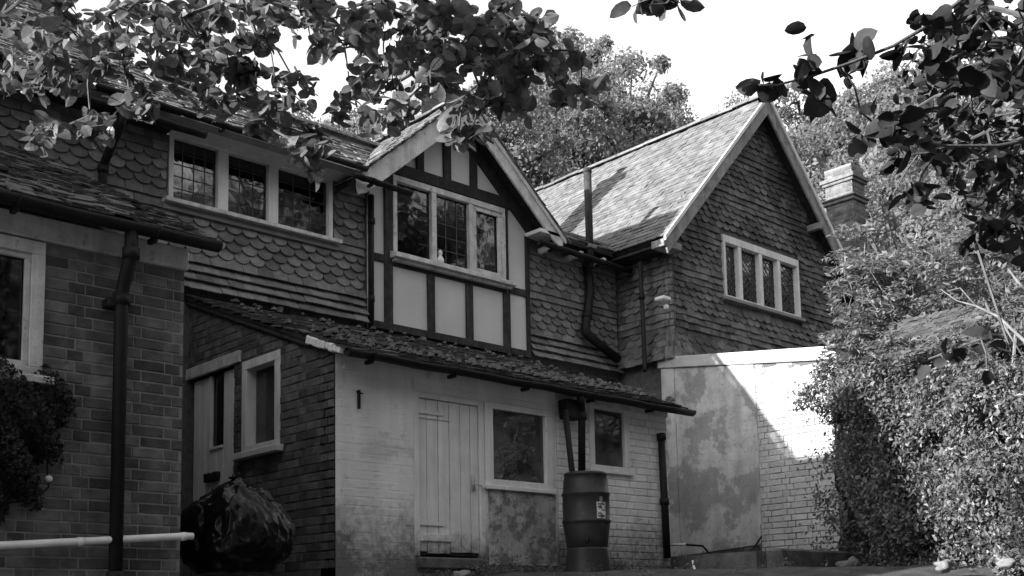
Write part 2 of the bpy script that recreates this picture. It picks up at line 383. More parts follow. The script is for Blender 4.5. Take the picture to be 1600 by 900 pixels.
def window(parent, M, u0, u1, z0, z1, lights, fw=.07, mw=.06, y0=-.02, dep=.08, m=None, lead=None, sash=None, head=None, sillh=0, silld=.06, sillx=.06, msill=None, glass_y=.035, room=.6, curtains=(), name='window', glass=None):
    """lights: mullion centre list; lead (nx, nz, diamond) per light or None"""
    m = m or M_PAINT; b = MB(); hd = head or fw
    b.box(u0, u1, y0, dep, z1 - hd, z1, M); b.box(u0, u1, y0, dep, z0, z0 + fw * .7, M)
    b.box(u0, u0 + fw, y0, dep, z0 + fw * .7, z1 - hd, M); b.box(u1 - fw, u1, y0, dep, z0 + fw * .7, z1 - hd, M)
    for c in lights: b.box(c - mw / 2, c + mw / 2, y0 + .004, dep, z0 + fw * .7, z1 - hd, M)
    wn = b.build(name, m, parent, bevel=.004)
    xs = [u0 + fw] + sum([[c - mw / 2, c + mw / 2] for c in lights], []) + [u1 - fw]
    for i in range(len(lights) + 1):
        a, c = xs[2 * i], xs[2 * i + 1]; lo, hi = z0 + fw * .7, z1 - hd; s = .0
        if sash and sash[i]:
            s = sash[i]; q = MB(); q.box(a, c, y0 + .02, y0 + .05, hi - s, hi, M).box(a, c, y0 + .02, y0 + .05, lo, lo + s, M).box(a, a + s, y0 + .02, y0 + .05, lo + s, hi - s, M).box(c - s, c, y0 + .02, y0 + .05, lo + s, hi - s, M)
            q.build('sash', m, wn, bevel=.003)
        MB().box(a + s, c - s, glass_y, glass_y + .004, lo + s, hi - s, M).build('pane', glass or M_GLASS, wn)
        if lead and lead[i]: leadgrid(M, a + s, c - s, lo + s, hi - s, lead[i][0], lead[i][1], glass_y - .002,   .0055 if not lead[i][2] else .0045, lead[i][2]).build('leading', M_CAME, wn)
    for (a, c, lo, hi) in curtains:
        q = MB(); n = 24
        vs = [(a + (c - a) * i / n, .12 + .006 * math.sin(i * 1.7), z) for z in (lo, hi) for i in range(n + 1)]
        q.raw(vs, [(i, i + 1, n + 2 + i, n + 1 + i) for i in range(n)], M); q.build('curtain', M_CURT, wn)
    if sillh:
        MB().box(u0 - sillx, u1 + sillx, y0 - silld, dep, z0 - sillh, z0 + .001, M).build('sill', msill or m, wn, bevel=.006)
    # unlit room behind the panes
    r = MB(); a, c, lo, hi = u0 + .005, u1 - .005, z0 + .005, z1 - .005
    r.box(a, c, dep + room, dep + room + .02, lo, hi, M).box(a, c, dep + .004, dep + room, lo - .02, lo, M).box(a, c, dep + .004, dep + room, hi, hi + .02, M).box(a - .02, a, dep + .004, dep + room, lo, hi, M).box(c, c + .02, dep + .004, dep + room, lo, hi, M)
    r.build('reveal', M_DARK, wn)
    return wn
def gutter(parent, p0, p1, r=.06, name='gutter', m=None):
    p0, p1 = Vector(p0), Vector(p1); d = (p1 - p0).normalized(); M = frame(p0, d, (0, 0, 1)); L = (p1 - p0).length; n = 9; b = MB(); seg = 12
    for i in range(seg + 1):
        x = L * i / seg; sag = .006 * math.sin(i * 2.3)
        for rr in (r, r - .008):
            for k in range(n): q = math.pi * k / (n - 1); b.v.append(tuple(M @ Vector((x, math.cos(q) * rr, -math.sin(q) * rr + sag))))
    s = 2 * n
    for i in range(seg):
        for k in range(n - 1):
            a = i * s + k; b.f += [(a, a + 1, a + s + 1, a + s), (a + n, a + n + s, a + n + s + 1, a + n + 1)]
        b.f += [(i * s, i * s + s, i * s + s + n, i * s + n), (i * s + n - 1, i * s + 2 * n - 1, i * s + s + 2 * n - 1, i * s + s + n - 1)]
    for e in (0, seg): b.f.append(tuple(e * s + k for k in range(n)))
    g = b.build(name, m or M_IRON, parent, smooth=True)
    q = MB()
    for i in range(int(L / .9) + 1):
        x = .25 + i * .9
        if x < L: q.box(x - .015, x + .015, -.01, r + .03, -r - .022, -r + .01, M).tube([M @ Vector((x + math.cos(0) * 0, math.cos(math.pi * k / 6) * (r + .006), -math.sin(math.pi * k / 6) * (r + .006))) for k in range(7)], .008, 5)
    q.build('bracket', m or M_IRON, g)
    return g
def pipe(parent, pts, r=.035, name='downpipe', collars=(), m=None):
    # round the bends a little
    P = [Vector(p) for p in pts]; o = [P[0]]
    for i in range(1, len(P) - 1):
        a = (P[i - 1] - P[i]); c = (P[i + 1] - P[i]); k = min(.06, a.length * .4, c.length * .4); o += [P[i] + a.normalized() * k, P[i] + (a.normalized() + c.normalized()) * k * .2, P[i] + c.normalized() * k]
    o.append(P[-1]); b = MB().tube(o, r, 14)
    for i, t in collars:
        c = P[i].lerp(P[i + 1], t); d = (P[i + 1] - P[i]).normalized(); b.tube([c - d * .035, c + d * .035], r + .012, 14)
    return b.build(name, m or M_IRON, parent, smooth=True)

# ================================================================== GROUND
def gh(x, y):
    s = FW[0] * x + FW[1] * y
    t = min(max((s - 3) / 7.2, 0), 1); h = -1.5 + 1.93 * t
    if y > 17: h += (y - 17) * .22
    if s > 26: h += (s - 26) * .16
    if x > 22: h += (x - 22) * .12
    return h + .02 * noise.noise((x * 1.3, y * 1.3, 0)) * (1 if s < 14 else 8)
gx = np.concatenate([np.arange(-40, -8, 4), np.arange(-8, 22, .5), np.arange(22, 140, 6)]); gy = np.concatenate([np.arange(-60, -8, 5), np.arange(-8, 18, .5), np.arange(18, 150, 6)])
V = [(x, y, gh(x, y)) for y in gy for x in gx]; n = len(gx)
F = np.array([(j * n + i, j * n + i + 1, (j + 1) * n + i + 1, (j + 1) * n + i) for j in range(len(gy) - 1) for i in range(n - 1)])
g = bpy.data.objects.new('ground', npmesh('ground', np.array(V), F, M_SOIL, True)); COL.objects.link(g); g['kind'] = 'structure'

def add_wall(parent, mb, m=M_MORTAR, name='wall', **k): return mb.build(name, m, parent, **k)
VB = 0  # (kept for readability)

# ================================================================== MAIN RANGE (tile-hung, with the timbered gable)
H = thing('cottage', 'long tile-hung cottage range with a black and white timbered gable and leaded upstairs windows', 'house', (7, 11, .4))
YF = 10.47; MF = frame((0, YF, 0), (1, 0, 0), (0, 0, 1))
WL = (4.99, 6.97, 4.30, 5.04)
TG = (7.50, 9.94, 3.5, 5.0)
add_wall(H, wallcells(MF, -3, 11.78, .3, 5.0, .25, [WL, (7.77, 9.58, 4.3, 5.0)]).box(-3, 11.78, 2.8, 3.0, .3, 5.0, MF).box(-3, -2.8, .25, 2.8, .3, 5.0, MF), M_MORTAR2)
kinds = lambda r: 's' if r in (4, 5, 6, 7, 10, 11, 12, 13) else 'p'
FL = [(.10, .42), (.075, .42), (.045, .4), (.02, .12)]
it = tile_items(MF, 2.2, 7.42, 17, kinds, openings=[(WL[0] - .02, WL[1] + .02, WL[2] - .11, 5.2)], flare=FL, z0=3.40, top=lambda u: 5.02)
it += tile_items(MF, 10.02, 11.76, 17, kinds, flare=FL, z0=3.40, top=lambda u: 5.02)
pieces(H, 'wall_tile', TILES, it, M_WTILE)
# brickwork below, seen over the verge of the outhouse
pieces(H, 'brick', BRICKS, brick_items(MF, 9.6, 11.76, 2.2, 3.35, jit=.004), M_BRICK2, limit=60)
# left window, three leaded lights, white boards up to the eaves
wnd = window(H, MF, WL[0], WL[1], WL[2], WL[3], [5.60, 6.205], fw=.05, mw=.12, y0=-.03, dep=.1, sillh=.045, silld=.09, sillx=.07,
             lead=[(4, 5, 0), (3, 5, 0), (3, 5, 0)], head=.06, msill=M_FLAKE)
MB().prism([(-.40, 5.035), (-.02, 5.0), (-.02, 5.03), (-.40, 5.065)], 4.93, 7.05, Matrix(((0, 1, 0, 0), (1, 0, 0, YF), (0, 0, 1, 0), (0, 0, 0, 1)))).build('fascia', M_PAINT, H, bevel=.003)
MB().box(-3, 4.95, -.27, 0, 4.98, 5.0, MF).build('soffit', M_TIMBER, H); MB().box(10.4, 11.4, -.27, 0, 4.98, 5.0, MF).build('soffit', M_TIMBER, H)
# dressed lead strip under the sill
MB().box(4.93, 7.03, -.055, -.005, 4.19, 4.255, MF).build('flashing', M_LEAD, H, bevel=.006)
# ---- roof: low ridge to the right, taller roof to the left, lead flat right of the timbered gable
pt = math.atan(.731); Sm = (0, math.cos(pt), math.sin(pt)); MR = frame((0, 10.06, 5.06), (1, 0, 0), Sm); MR2 = frame((0, 10.06, 4.98), (1, 0, 0), Sm)
valley = lambda c: max(0, (4.93 + .871 * (1.71 - abs(c - 8.71)) - 5.06) / math.sin(pt)) if abs(c - 8.71) < 1.71 else 0
d = MB(); d.box(-3, 5.25, .03, .1, 0, 8.2, MR).prism([(5.25, 0), (7.12, 0), (8.4, 1.85), (5.25, 1.85)], .03, .1, MR).box(10.4, 11.9, .03, .1, .17, .5, MR2)
d.box(10.38, 12.2, 10.5, 14.5, 5.08, 5.14); d.prism([(11.5, 6.12), (11.56, 6.12), (13.3, 5.0), (13.2, 4.98)], 5.25, 10.0, Matrix(((0, 1, 0, 0), (1, 0, 0, 0), (0, 0, 1, 0), (0, 0, 0, 1))))
d.build('roof', M_LEAD, H)
pieces(H, 'roof_tile', RTILES, tile_items(MR, -2.9, 5.25, 80, lambda r: 'p', w=.165, plain_off=0, base=.0, jit=2.2, tilt=.09, sway=lambda c, z: .012 * math.sin(c * 1.1 + z)) +
       tile_items(MR, 5.25, 10.0, 18, lambda r: 'p', w=.165, plain_off=0, base=.0, jit=2.2, tilt=.09, lo=valley) + tile_items(MR2, 10.38, 11.8, 4, lambda r: 'p', w=.165, plain_off=0, base=.0, jit=2, tilt=.09, z0=.13), M_MROOF)
pieces(H, 'ridge_tile', RIDGE, ridge_items((5.3, 11.56, 6.17), (8.6, 11.56, 6.17)), M_MROOF)
gutter(H, (-3, 9.99, 5.06), (7.12, 9.99, 5.05), .045); gutter(H, (6.95, 10.0, 4.95), (7.75, 10.0, 4.93), .05)
gutter(H, (9.95, 10.14, 4.87), (11.72, 10.14, 4.83), .055)
gutter(H, (3.2, 9.93, 4.88), (5.12, 9.93, 4.86), .055)
a = onY(192, 190, 9.93); b_ = onY(160, 262, 10.38); c_ = onY(165, 330, 10.38)
pipe(H, [(a.x, 9.93, 4.84), (a.x, 9.95, 4.74), (b_.x, 10.36, b_.z + .02), (b_.x, 10.38, 3.9)], .042, collars=[(2, .08)])
# gutter ends and rafter tails under the right-hand eaves
for x in (10.25, 10.75, 11.2): MB().box(x - .03, x + .03, -.33, 0, 4.83, 4.9, MF).build('rafter_end', M_FLAKE, H, bevel=.004)
# right-hand downpipes
p0, p1, p2 = onY(918, 412, 10.38), onY(914, 520, 10.33), onY(966, 562, 10.28)
pipe(H, [p0, onY(922, 455, 10.36), p1, p2], .062, collars=[(0, .1), (1, .6)])
q0, q1 = onX(1000, 398, 11.55), onX(1000, 590, 11.45)
pipe(H, [(q0.x, q0.y, 4.83), (q0.x, q0.y - .02, 3.42), (q0.x - .1, q0.y - .1, 3.28)], .03, collars=[(0, .35)])
# left of the gable: thin pipe
pipe(H, [(7.42, 10.30, 4.9), (7.40, 10.30, 3.36)], .022, collars=[(0, .2), (0, .8)])
# ---- timbered gable
TY = 10.40; MT = frame((0, TY, 0), (1, 0, 0), (0, 0, 1))
def tx(u, v): return onY(u, v, TY)
AX, AZ, FT = 8.71, 6.42, 4.93
gt = (AZ - FT) / 1.71
gtop = lambda u: AZ - .1 - abs(u - AX) * gt
inf = wallcells(MT, 7.45, 9.97, 3.36, 6.35, .06, [(7.77, 9.58, 4.30, 5.29)], top=gtop, nseg=20)
inf.build('infill_panel', M_PANEL, H)
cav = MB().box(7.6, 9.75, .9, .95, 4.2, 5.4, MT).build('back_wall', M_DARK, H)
def timber(x0, x1, z0, z1, m=M_TIMBER, pr=.03, name='timber'):
    b = MB(); j = lambda: random.uniform(-.004, .004)
    b.prism([(x0 + j(), z0), (x1 + j(), z0), (x1 + j(), z1), (x0 + j(), z1)], -pr, .03, MT); b.build(name, m, H, bevel=.005)
timber(7.44, 7.49, 3.37, 4.95, pr=.032); timber(7.645, 7.765, 3.45, 5.27, M_TIMBER2); timber(9.585, 9.62, 4.25, 5.28); timber(9.52, 9.635, 3.45, 4.16, M_TIMBER2)
timber(8.285, 8.39, 3.45, 4.16, M_TIMBER2); timber(8.89, 9.005, 3.45, 4.16, M_TIMBER2); timber(9.925, 9.985, 3.37, 5.0, pr=.032)
timber(7.44, 9.985, 3.36, 3.45, M_TIMBER2, pr=.036, name='bottom_rail'); timber(7.765, 9.585, 4.16, 4.235, pr=.026, name='rail')
timber(7.49, 7.645, 4.17, 4.26, M_TIMBER2, pr=.026, name='rail'); timber(9.62, 9.925, 4.17, 4.26, M_TIMBER2, pr=.026, name='rail')
timber(7.62, 9.95, 5.285, 5.43, pr=.036, name='head_beam')
for u0, u1 in ((649, 661), (691, 703), (733, 744)):
    a, c = tx(u0, 250), tx(u1, 255); xm = (a.x + c.x) / 2; timber(a.x, c.x, 5.43, gtop(xm) + .02)
for s in (-1, 1):           # principal rafters
    b = MB(); o2 = .0; t_ = .15
    b.prism([(AX, AZ - .09), (AX + s * 1.32, AZ - .09 - 1.32 * gt), (AX + s * 1.32, AZ - .09 - 1.32 * gt - t_ * 1.32), (AX, AZ - .09 - t_ * 1.32)][::s], -.042, .03, MT); b.build('rafter', M_TIMBER, H, bevel=.004)
window(H, MT, 7.775, 9.575, 4.30, 5.28, [8.40, 9.00], fw=.06, mw=.075, y0=-.025, dep=.09, sash=[0, 0, .055], lead=[None, None, None], head=.075, m=M_FLAKE,
       curtains=[(8.22, 8.36, 4.35, 5.2), (8.44, 8.62, 4.35, 5.2), (9.12, 9.45, 4.35, 5.1)], room=.7)
for (x0, x1, n1, n2) in ((8.2, 8.36, 1, 5), (8.44, 8.965, 3, 5)): leadgrid(MT, x0, x1, 4.36, 5.19, n1, n2, .03, .005).build('leading', M_CAME, H)
sb = MB(); sb.prism([(-.14, 4.235), (.0, 4.235), (.0, 4.315), (-.02, 4.325), (-.14, 4.285)], 7.72, 9.65, Matrix(((0, 1, 0, 0), (1, 0, 0, TY), (0, 0, 1, 0), (0, 0, 0, 1))))
sb.box(7.75, 9.62, -.09, 0, 4.20, 4.236, MT); sb.build('window_sill', M_FLAKE, H, bevel=.004)
# gable roof over it
ang = math.atan(gt); c_, s_ = math.cos(ang), math.sin(ang); LEN = 1.71 / c_; FY = 10.10
ML = frame((AX - 1.71, 12.4, FT + .02), (0, -1, 0), (c_, 0, s_)); MRr = frame((AX + 1.71, FY, FT + .02), (0, 1, 0), (-c_, 0, s_))
MB().box(0, 12.4 - FY - .02, .02, .07, -.02, LEN, ML).box(0.02, 12.4 - FY, .02, .07, -.02, LEN, MRr).build('gable_roof', M_TIMBER, H)
nr = int(LEN / .1)
pieces(H, 'gable_roof_tile', RTILES, tile_items(ML, 0, 12.4 - FY + .05, nr, lambda r: 'p', w=.165, plain_off=0, base=.015, jit=2.6, tilt=.1, z0=-.03) +
       tile_items(MRr, -.05, 12.4 - FY, nr, lambda r: 'p', w=.165, plain_off=0, base=.015, jit=2.6, tilt=.1, z0=-.03), M_MROOF, limit=200)
pieces(H, 'ridge_tile', RIDGE, ridge_items((AX, FY - .03, AZ + .02), (AX, 12.3, AZ + .02)), M_MROOF)
for s in (-1, 1):
    W = .215 if s < 0 else .17
    p = [(AX, AZ - .005), (AX + s * 1.66, AZ - .005 - 1.66 * gt), (AX + s * 1.62, AZ - .005 - 1.66 * gt - W * .9), (AX + s * 1.50, AZ - .005 - 1.50 * gt - W * 1.3), (AX, AZ - .005 - W * 1.33)]
    MB().prism(p[::s], FY - TY, FY - TY + .035, MT).build('barge_board', M_FLAKE, H, bevel=.005)
    if s > 0:
        MB().prism([(AX, AZ + .02), (AX + 1.68, AZ + .02 - 1.68 * gt), (AX + 1.68, AZ - .05 - 1.68 * gt), (AX, AZ - .05)], FY - TY - .025, FY - TY - .001, MT).build('barge_capping', M_PAINT, H, bevel=.004)
    MB().prism([(AX, AZ - .05), (AX + s * 1.6, AZ - .05 - 1.6 * gt), (AX + s * 1.6, AZ - .07 - 1.6 * gt), (AX, AZ - .07)][::s], FY - TY + .036, 0, MT).build('verge_soffit', M_TIMBER, H)
MB().box(9.93, 10.3, -.3, 0, 4.98, 5.03, MT).build('kneeler', M_PAINT, H, bevel=.004)
# small ornament seen on the inner sill
o = MB().lathe([(.02, 0), (.045, .01), (.05, .05), (.03, .09), (.018, .11), (.03, .13), (.028, .16), (.008, .18)], (8.50, TY + .0, 4.325), 14).build('figurine', M_WPLAST, None, smooth=True)
tag(o, 'small pale ornament standing on the sill of the timbered gable window', 'ornament')
# ---- chimney on the cottage
C = thing('chimney_stack', 'square brick chimney stack rising behind the timbered gable, half hidden by leaves', 'chimney', (10.02, 12.6, 5.0))
MB().box(9.78, 10.26, 12.36, 12.84, 5.0, 8.0).build('stack', M_MORTAR, C); MB().box(9.73, 10.31, 12.31, 12.89, 8.01, 8.14).build('cap', M_CBRICK, C, bevel=.01)
MB().lathe([(.11, 0), (.12, .05), (.1, .2), (.12, .24), (.09, .24)], (10.02, 12.6, 8.14), 14).build('chimney_pot', M_CBRICK, C, smooth=True)
ch = brick_items(frame((9.78, 12.36, 0), (1, 0, 0), (0, 0, 1)), 0, .48, 5.9, 7.98) + brick_items(frame((9.78, 12.84, 0), (0, -1, 0), (0, 0, 1)), 0, .48, 5.9, 7.98)
pieces(C, 'brick', BRICKS, ch, M_CBRICK, limit=120)
# ---- vent pipe standing at the eaves
P = thing('vent_pipe', 'upright weathered vent pipe standing at the eaves in front of the sunlit roof', 'pipe', (10.98, 10.3, 4.95))
MB().tube([(10.99, 10.22, 4.75), (10.985, 10.22, 6.12)], [.052, .055], 14).tube([(10.985, 10.22, 6.08), (10.985, 10.22, 6.14)], .062, 14).build('pipe', M_TIMBER2, P, smooth=True)
MB().box(10.91, 11.06, 10.15, 10.3, 5.0, 5.05).build('collar', M_LEAD, P, bevel=.006)

# ================================================================== GABLED HOUSE (right)
G = thing('gabled_house', 'tall tile-hung gabled house end with a sunlit tiled roof slope and four-light leaded window', 'house', (14, 9.6, .4))
YG = 9.516; MG = frame((0, YG, 0), (1, 0, 0), (0, 0, 1)); GX, GZ, GF, GH = 14.0, 7.79, 5.04, 2.55; gg = (GZ - GF) / GH
gtop2 = lambda u: GZ - .14 - abs(u - GX) * gg
WG = (13.0, 14.93, 4.53, 5.46)
wl_ = wallcells(MG, 11.82, 16.2, .3, 7.7, .25, [WG], top=gtop2, nseg=24); MS = frame((11.82, 0, 0), (0, -1, 0), (0, 0, 1))
wl_.box(-15, -YG - .25, 0, .25, .3, 5.1, MS); wl_.box(16.0, 16.2, YG + .25, 15, .3, 5.0)
add_wall(G, wl_, M_MORTAR2)
kg = lambda r: 's' if r % 7 in (1, 2, 3, 4) else 'p'
FG = [(.12, .2), (.08, .16), (.04, .1), (.02, .05)]
gi = tile_items(MG, 11.86, 16.15, 44, kg, gauge=.096, w=.165, openings=[(WG[0] - .02, WG[1] + .02, WG[2] - .08, WG[3] + .02)], top=gtop2, flare=FG, z0=3.44, jit=2.0, tilt=.22)
gi += tile_items(MS, -10.45, -9.56, 17, kg, gauge=.096, w=.165, flare=FG, z0=3.44, jit=2.0, top=lambda u: 5.05, tilt=.22)
pieces(G, 'wall_tile', TILES, gi, M_GTILE)
# swept corner tiles
ci = []
for r in range(17):
    fo = FG[r][0] if r < 4 else 0
    for k, (a, ox) in enumerate(((22, .3), (45, .0), (68, -.3))):
        q = R(90 - a); U = Vector((math.cos(-q), math.sin(-q), 0))
        Mx = frame((11.80 + .06 - .03 * abs(math.sin(q)), YG + .02, 3.44 + r * .096), U, (0, 0, 1))
        ci.append((3 + random.randrange(4), Mx @ Matrix.Translation((0, -.05 - fo, random.gauss(0, .003))) @ Matrix.Rotation(-.2, 4, 'X') @ Matrix.Rotation(random.gauss(0, .03), 4, 'Y') @ Matrix.Diagonal((.62, 1, 1, 1))))
pieces(G, 'corner_tile', TILES, ci, M_GTILE, limit=60)
window(G, MG, WG[0], WG[1], WG[2], WG[3], [13.40, 13.92, 14.39], fw=.05, mw=.075, y0=-.05, dep=.08, lead=[(4, 8, 1)] * 4, head=.11, sillh=.05, silld=.04, msill=M_LEAD, curtains=[(13.06, 13.3, 4.6, 5.35), (14.45, 14.85, 4.6, 5.35)])
# roof
ang = math.atan(gg); c_, s_ = math.cos(ang), math.sin(ang); GL = GH / c_; GY = 9.27; GB = 15.2
ML = frame((GX - GH, GB, GF), (0, -1, 0), (c_, 0, s_)); MRr = frame((GX + GH, GY, GF), (0, 1, 0), (-c_, 0, s_))
MB().box(0, GB - GY - .03, .02, .08, 0, GL, ML).box(.03, GB - GY, .02, .08, 0, GL, MRr).build('roof', M_TIMBER, G)
nr = int(GL / .1)
pieces(G, 'roof_tile', RTILES, tile_items(ML, 0, GB - GY, nr, lambda r: 'p', w=.165, plain_off=0, base=.02, jit=1.6, tilt=.09, sway=lambda c, z: .012 * math.sin(c * .9)) , M_RTILE)
pieces(G, 'far_roof_tile', RTILES, tile_items(MRr, 0, GB - GY, nr, lambda r: 'p', w=.165, plain_off=0, base=.02, jit=1.6, tilt=.09), M_MROOF, limit=10)
pieces(G, 'ridge_tile', RIDGE, ridge_items((GX, GY - .02, GZ + .005), (GX, GB, GZ + .005)), M_RTILE)
for s in (-1, 1):
    W = .19
    p = [(GX, GZ - .0), (GX + s * 2.56, GZ - 2.56 * gg), (GX + s * 2.5, GZ - 2.5 * gg - W * 1.5), (GX, GZ - W * 1.5)]
    MB().prism(p[::s], GY - YG, GY - YG + .035, MG).build('barge_board', M_WEATH, G, bevel=.005)
    MB().prism([(GX, GZ + .03), (GX + s * 2.58, GZ + .03 - 2.58 * gg), (GX + s * 2.58, GZ - .045 - 2.58 * gg), (GX, GZ - .045)][::s], GY - YG - .03, GY - YG - .001, MG).build('barge_capping', M_PAINT, G, bevel=.004)
    MB().prism([(GX, GZ - .09), (GX + s * 2.5, GZ - .09 - 2.5 * gg), (GX + s * 2.5, GZ - .11 - 2.5 * gg), (GX, GZ - .11)][::s], GY - YG + .036, 0, MG).build('verge_soffit', M_TIMBER2, G)
MB().box(11.42, 11.80, -.24, -.02, 4.9, 5.0, MG).build('kneeler', M_WEATH, G, bevel=.006)
MB().box(11.46, 11.80, .0, .9, 4.93, 4.96, MG).build('soffit', M_TIMBER, G)
MB().box(15.25, 15.34, -.25, 0, 6.0, 6.1, MG).build('purlin_end', M_WEATH, G, bevel=.004)
MB().box(15.98, 16.07, -.25, 0, 5.15, 5.25, MG).build('purlin_end', M_WEATH, G, bevel=.004)
# chimney right of it
C = thing('chimney_stack', 'tall corbelled brick chimney right of the gabled house, its left face in sun', 'chimney', (17.1, 9.8, .6))
MB().box(16.81, 17.2, 9.55, 10.06, .6, 7.58).build('stack', M_MORTAR, C)
for z0, z1, e in ((6.94, 7.0, .03), (7.0, 7.04, .05), (7.28, 7.33, .03), (7.33, 7.4, .06)): MB().box(16.80 - e, 17.21 + e, 9.54 - e, 10.07 + e, z0, z1).build('corbel', M_CBRICK, C, bevel=.008)
ch = brick_items(frame((16.81, 9.55, 0), (1, 0, 0), (0, 0, 1)), 0, .39, 4.4, 7.56) + brick_items(frame((16.81, 10.06, 0), (0, -1, 0), (0, 0, 1)), 0, .51, 4.4, 7.56)
pieces(C, 'brick', BRICKS, ch, M_CBRICK)
# security lamp on the corner
S = thing('security_lamp', 'small white security lamp fixed to the tile-hung corner of the gabled house', 'lamp', (11.74, 9.44, 4.15))
a = onY(1038, 468, 9.35); b_ = onY(1042, 478, 9.33)
MB().box(a.x - .10, a.x + .06, 9.28, 9.44, a.z - .02, a.z + .03).build('housing', M_WPLAST, S, bevel=.012)
MB().lathe([(.018, -.04), (.036, -.035), (.036, .015), (.02, .03)], (b_.x + .02, 9.36, b_.z), 12).build('sensor', M_WPLAST, S, smooth=True)

# ================================================================== WHITEWASHED OUTHOUSE (lean-to)
O = thing('outhouse', 'low whitewashed lean-to outhouse with a mossy tiled roof, plank door and two small windows', 'outhouse', (7.4, 8.5, .45))
YL = 7.83; MO = frame((0, YL, 0), (1, 0, 0), (0, 0, 1)); X0, X1 = 5.25, 9.56
DR = (6.07, 6.89, .56, 2.03); W1 = (6.90, 7.79, 1.235, 2.035); W2 = (8.32, 8.93, 1.50, 2.21)
op = [DR, W1, W2]
th = .385; tr_ = math.atan(th)
fw_ = MB()
add_wall(O, wallcells(MO, X0, X1, .25, 2.25, .22, op), M_RENDER)
MB().box(X1 - .22, X1, YL + .22, YF, .25, 2.25).prism([(YL + .22, 2.25), (YF, 2.25), (YF, 3.2)], X1 - .22, X1, Matrix(((0, 1, 0, 0), (1, 0, 0, 0), (0, 0, 1, 0), (0, 0, 0, 1)))).build('end_wall', M_RENDER, O)
sk = lambda u, z: 6.93 < u < 7.79 and .45 < z < 1.24
bi = brick_items(MO, X0 + .004, 7.85, .45, 2.23, op, proud=.0012, jit=.0004, skip=sk)
pieces(O, 'painted_brick', BRICKS, bi, M_RENDER)
MB().box(7.85, X1 + .002, -.0015, .05, .25, 1.49, MO).box(7.85, 8.31, -.0015, .05, 1.49, 2.24, MO).box(8.94, X1 + .002, -.0015, .05, 1.49, 2.24, MO).build('joint_bed', M_WMORT, O)
pieces(O, 'whitewashed_brick', BRICKS, brick_items(MO, 7.86, X1, .45, 2.23, op, proud=.007, jit=.0015, skip=lambda u, z: False), M_WBRICK)
MB().prism([(6.935, .5), (7.82, .5), (7.81, .9), (7.825, 1.205), (6.93, 1.205), (6.94, .8)], -.012, 0, MO).build('cement_panel', M_CEMENT2, O, bevel=.006)
# white band over the right window
MB().box(8.25, X1 + .01, -.022, -.008, 2.16, 2.245, MO).build('board', M_FLAKE, O, bevel=.004)
MB().box(8.08, 8.14, -.06, 0, 2.13, 2.24, MO).box(5.32, 5.45, -.03, 0, 2.12, 2.24, MO).build('wall_plate_end', M_PAINT, O, bevel=.004)
# plank door
D = MB().box(DR[0] + .055, DR[1] - .055, .030, .045, DR[2] + .02, DR[3] - .05, MO).build('door', M_TIMBER2, O)
xs = [DR[0] + .058, 6.225, 6.355, 6.485, 6.615, 6.735, DR[1] - .058]
for i in range(6):
    MB().box(xs[i] + .0035, xs[i + 1] - .0035, .008 + random.uniform(0, .003), .030, DR[2] + .03 + random.uniform(0, .02), DR[3] - .055, MO).build('board', M_DOORP, D, bevel=.003)
MB().box(xs[0], xs[3], -.002, .006, 1.80, 1.806, MO).build('ledge', M_DOORP, D); MB().box(xs[0], xs[3] + .01, -.010, .006, .70, .765, MO).build('ledge', M_DOORP, D, bevel=.003)
hg = MB()
for z in (1.84, .84): hg.box(DR[0] + .02, DR[0] + .34, -.004, .007, z, z + .035, MO).tube([MO @ Vector((DR[0] + .05, -.004, z - .02)), MO @ Vector((DR[0] + .05, -.004, z + .055))], .009, 8)
hg.build('strap_hinge', M_DOORP, D)
lt = MB().box(6.74, 6.77, -.012, .008, 1.18, 1.32, MO); lt.tube([MO @ Vector((6.755, -.01, 1.24)), MO @ Vector((6.79, -.04, 1.235)), MO @ Vector((6.84, -.03, 1.225))], .007, 6)
lt.raw(*(lambda m: (m.v, m.f))(MB().lathe([(.004, -.018), (.016, -.012), (.018, 0), (.014, .014), (.004, .018)], MO @ Vector((6.855, -.045, 1.215)), 10))); lt.build('latch', M_FLAKE, D, smooth=True)
fr = MB().box(DR[0], DR[0] + .055, -.012, .06, DR[2], DR[3], MO).box(DR[1] - .055, DR[1], -.012, .06, DR[2] - .04, DR[3], MO).box(DR[0] + .055, DR[1] - .055, -.012, .06, DR[3] - .05, DR[3], MO)
fr.build('door_frame', M_DOORP, O, bevel=.004)
MB().box(DR[0] + .02, DR[1] - .05, -.05, .06, .455, .555, MO).build('threshold', M_CONC, O, bevel=.012)
MB().box(DR[0] - .03, W1[1] + .03, -.006, .0, 2.035, 2.10, MO).build('lintel', M_RENDER, O, bevel=.003)
window(O, MO, W1[0], W1[1], W1[2], W1[3], [], fw=.1, y0=-.022, dep=.07, m=M_DOORP, sillh=.0, head=.06, glass_y=.02, glass=M_GRIME)
MB().box(W1[0] - .005, W1[1] + .01, -.045, .0, 1.205, 1.245, MO).build('window_sill', M_DOORP, O, bevel=.005)
window(O, MO, W2[0], W2[1], W2[2], W2[3], [], fw=.075, y0=-.02, dep=.07, m=M_DOORP, glass_y=.02, glass=M_GRIME)
MB().box(W2[0] - .02, W2[1] + .03, -.04, 0, 1.47, 1.50, MO).build('window_sill', M_DOORP, O, bevel=.005)
MB().box(5.47, 5.485, -.03, 0, 1.80, 1.96, MO).tube([MO @ Vector((5.44, -.03, 1.94)), MO @ Vector((5.51, -.03, 1.93))], .006, 6).build('iron_hook', M_IRON, O)
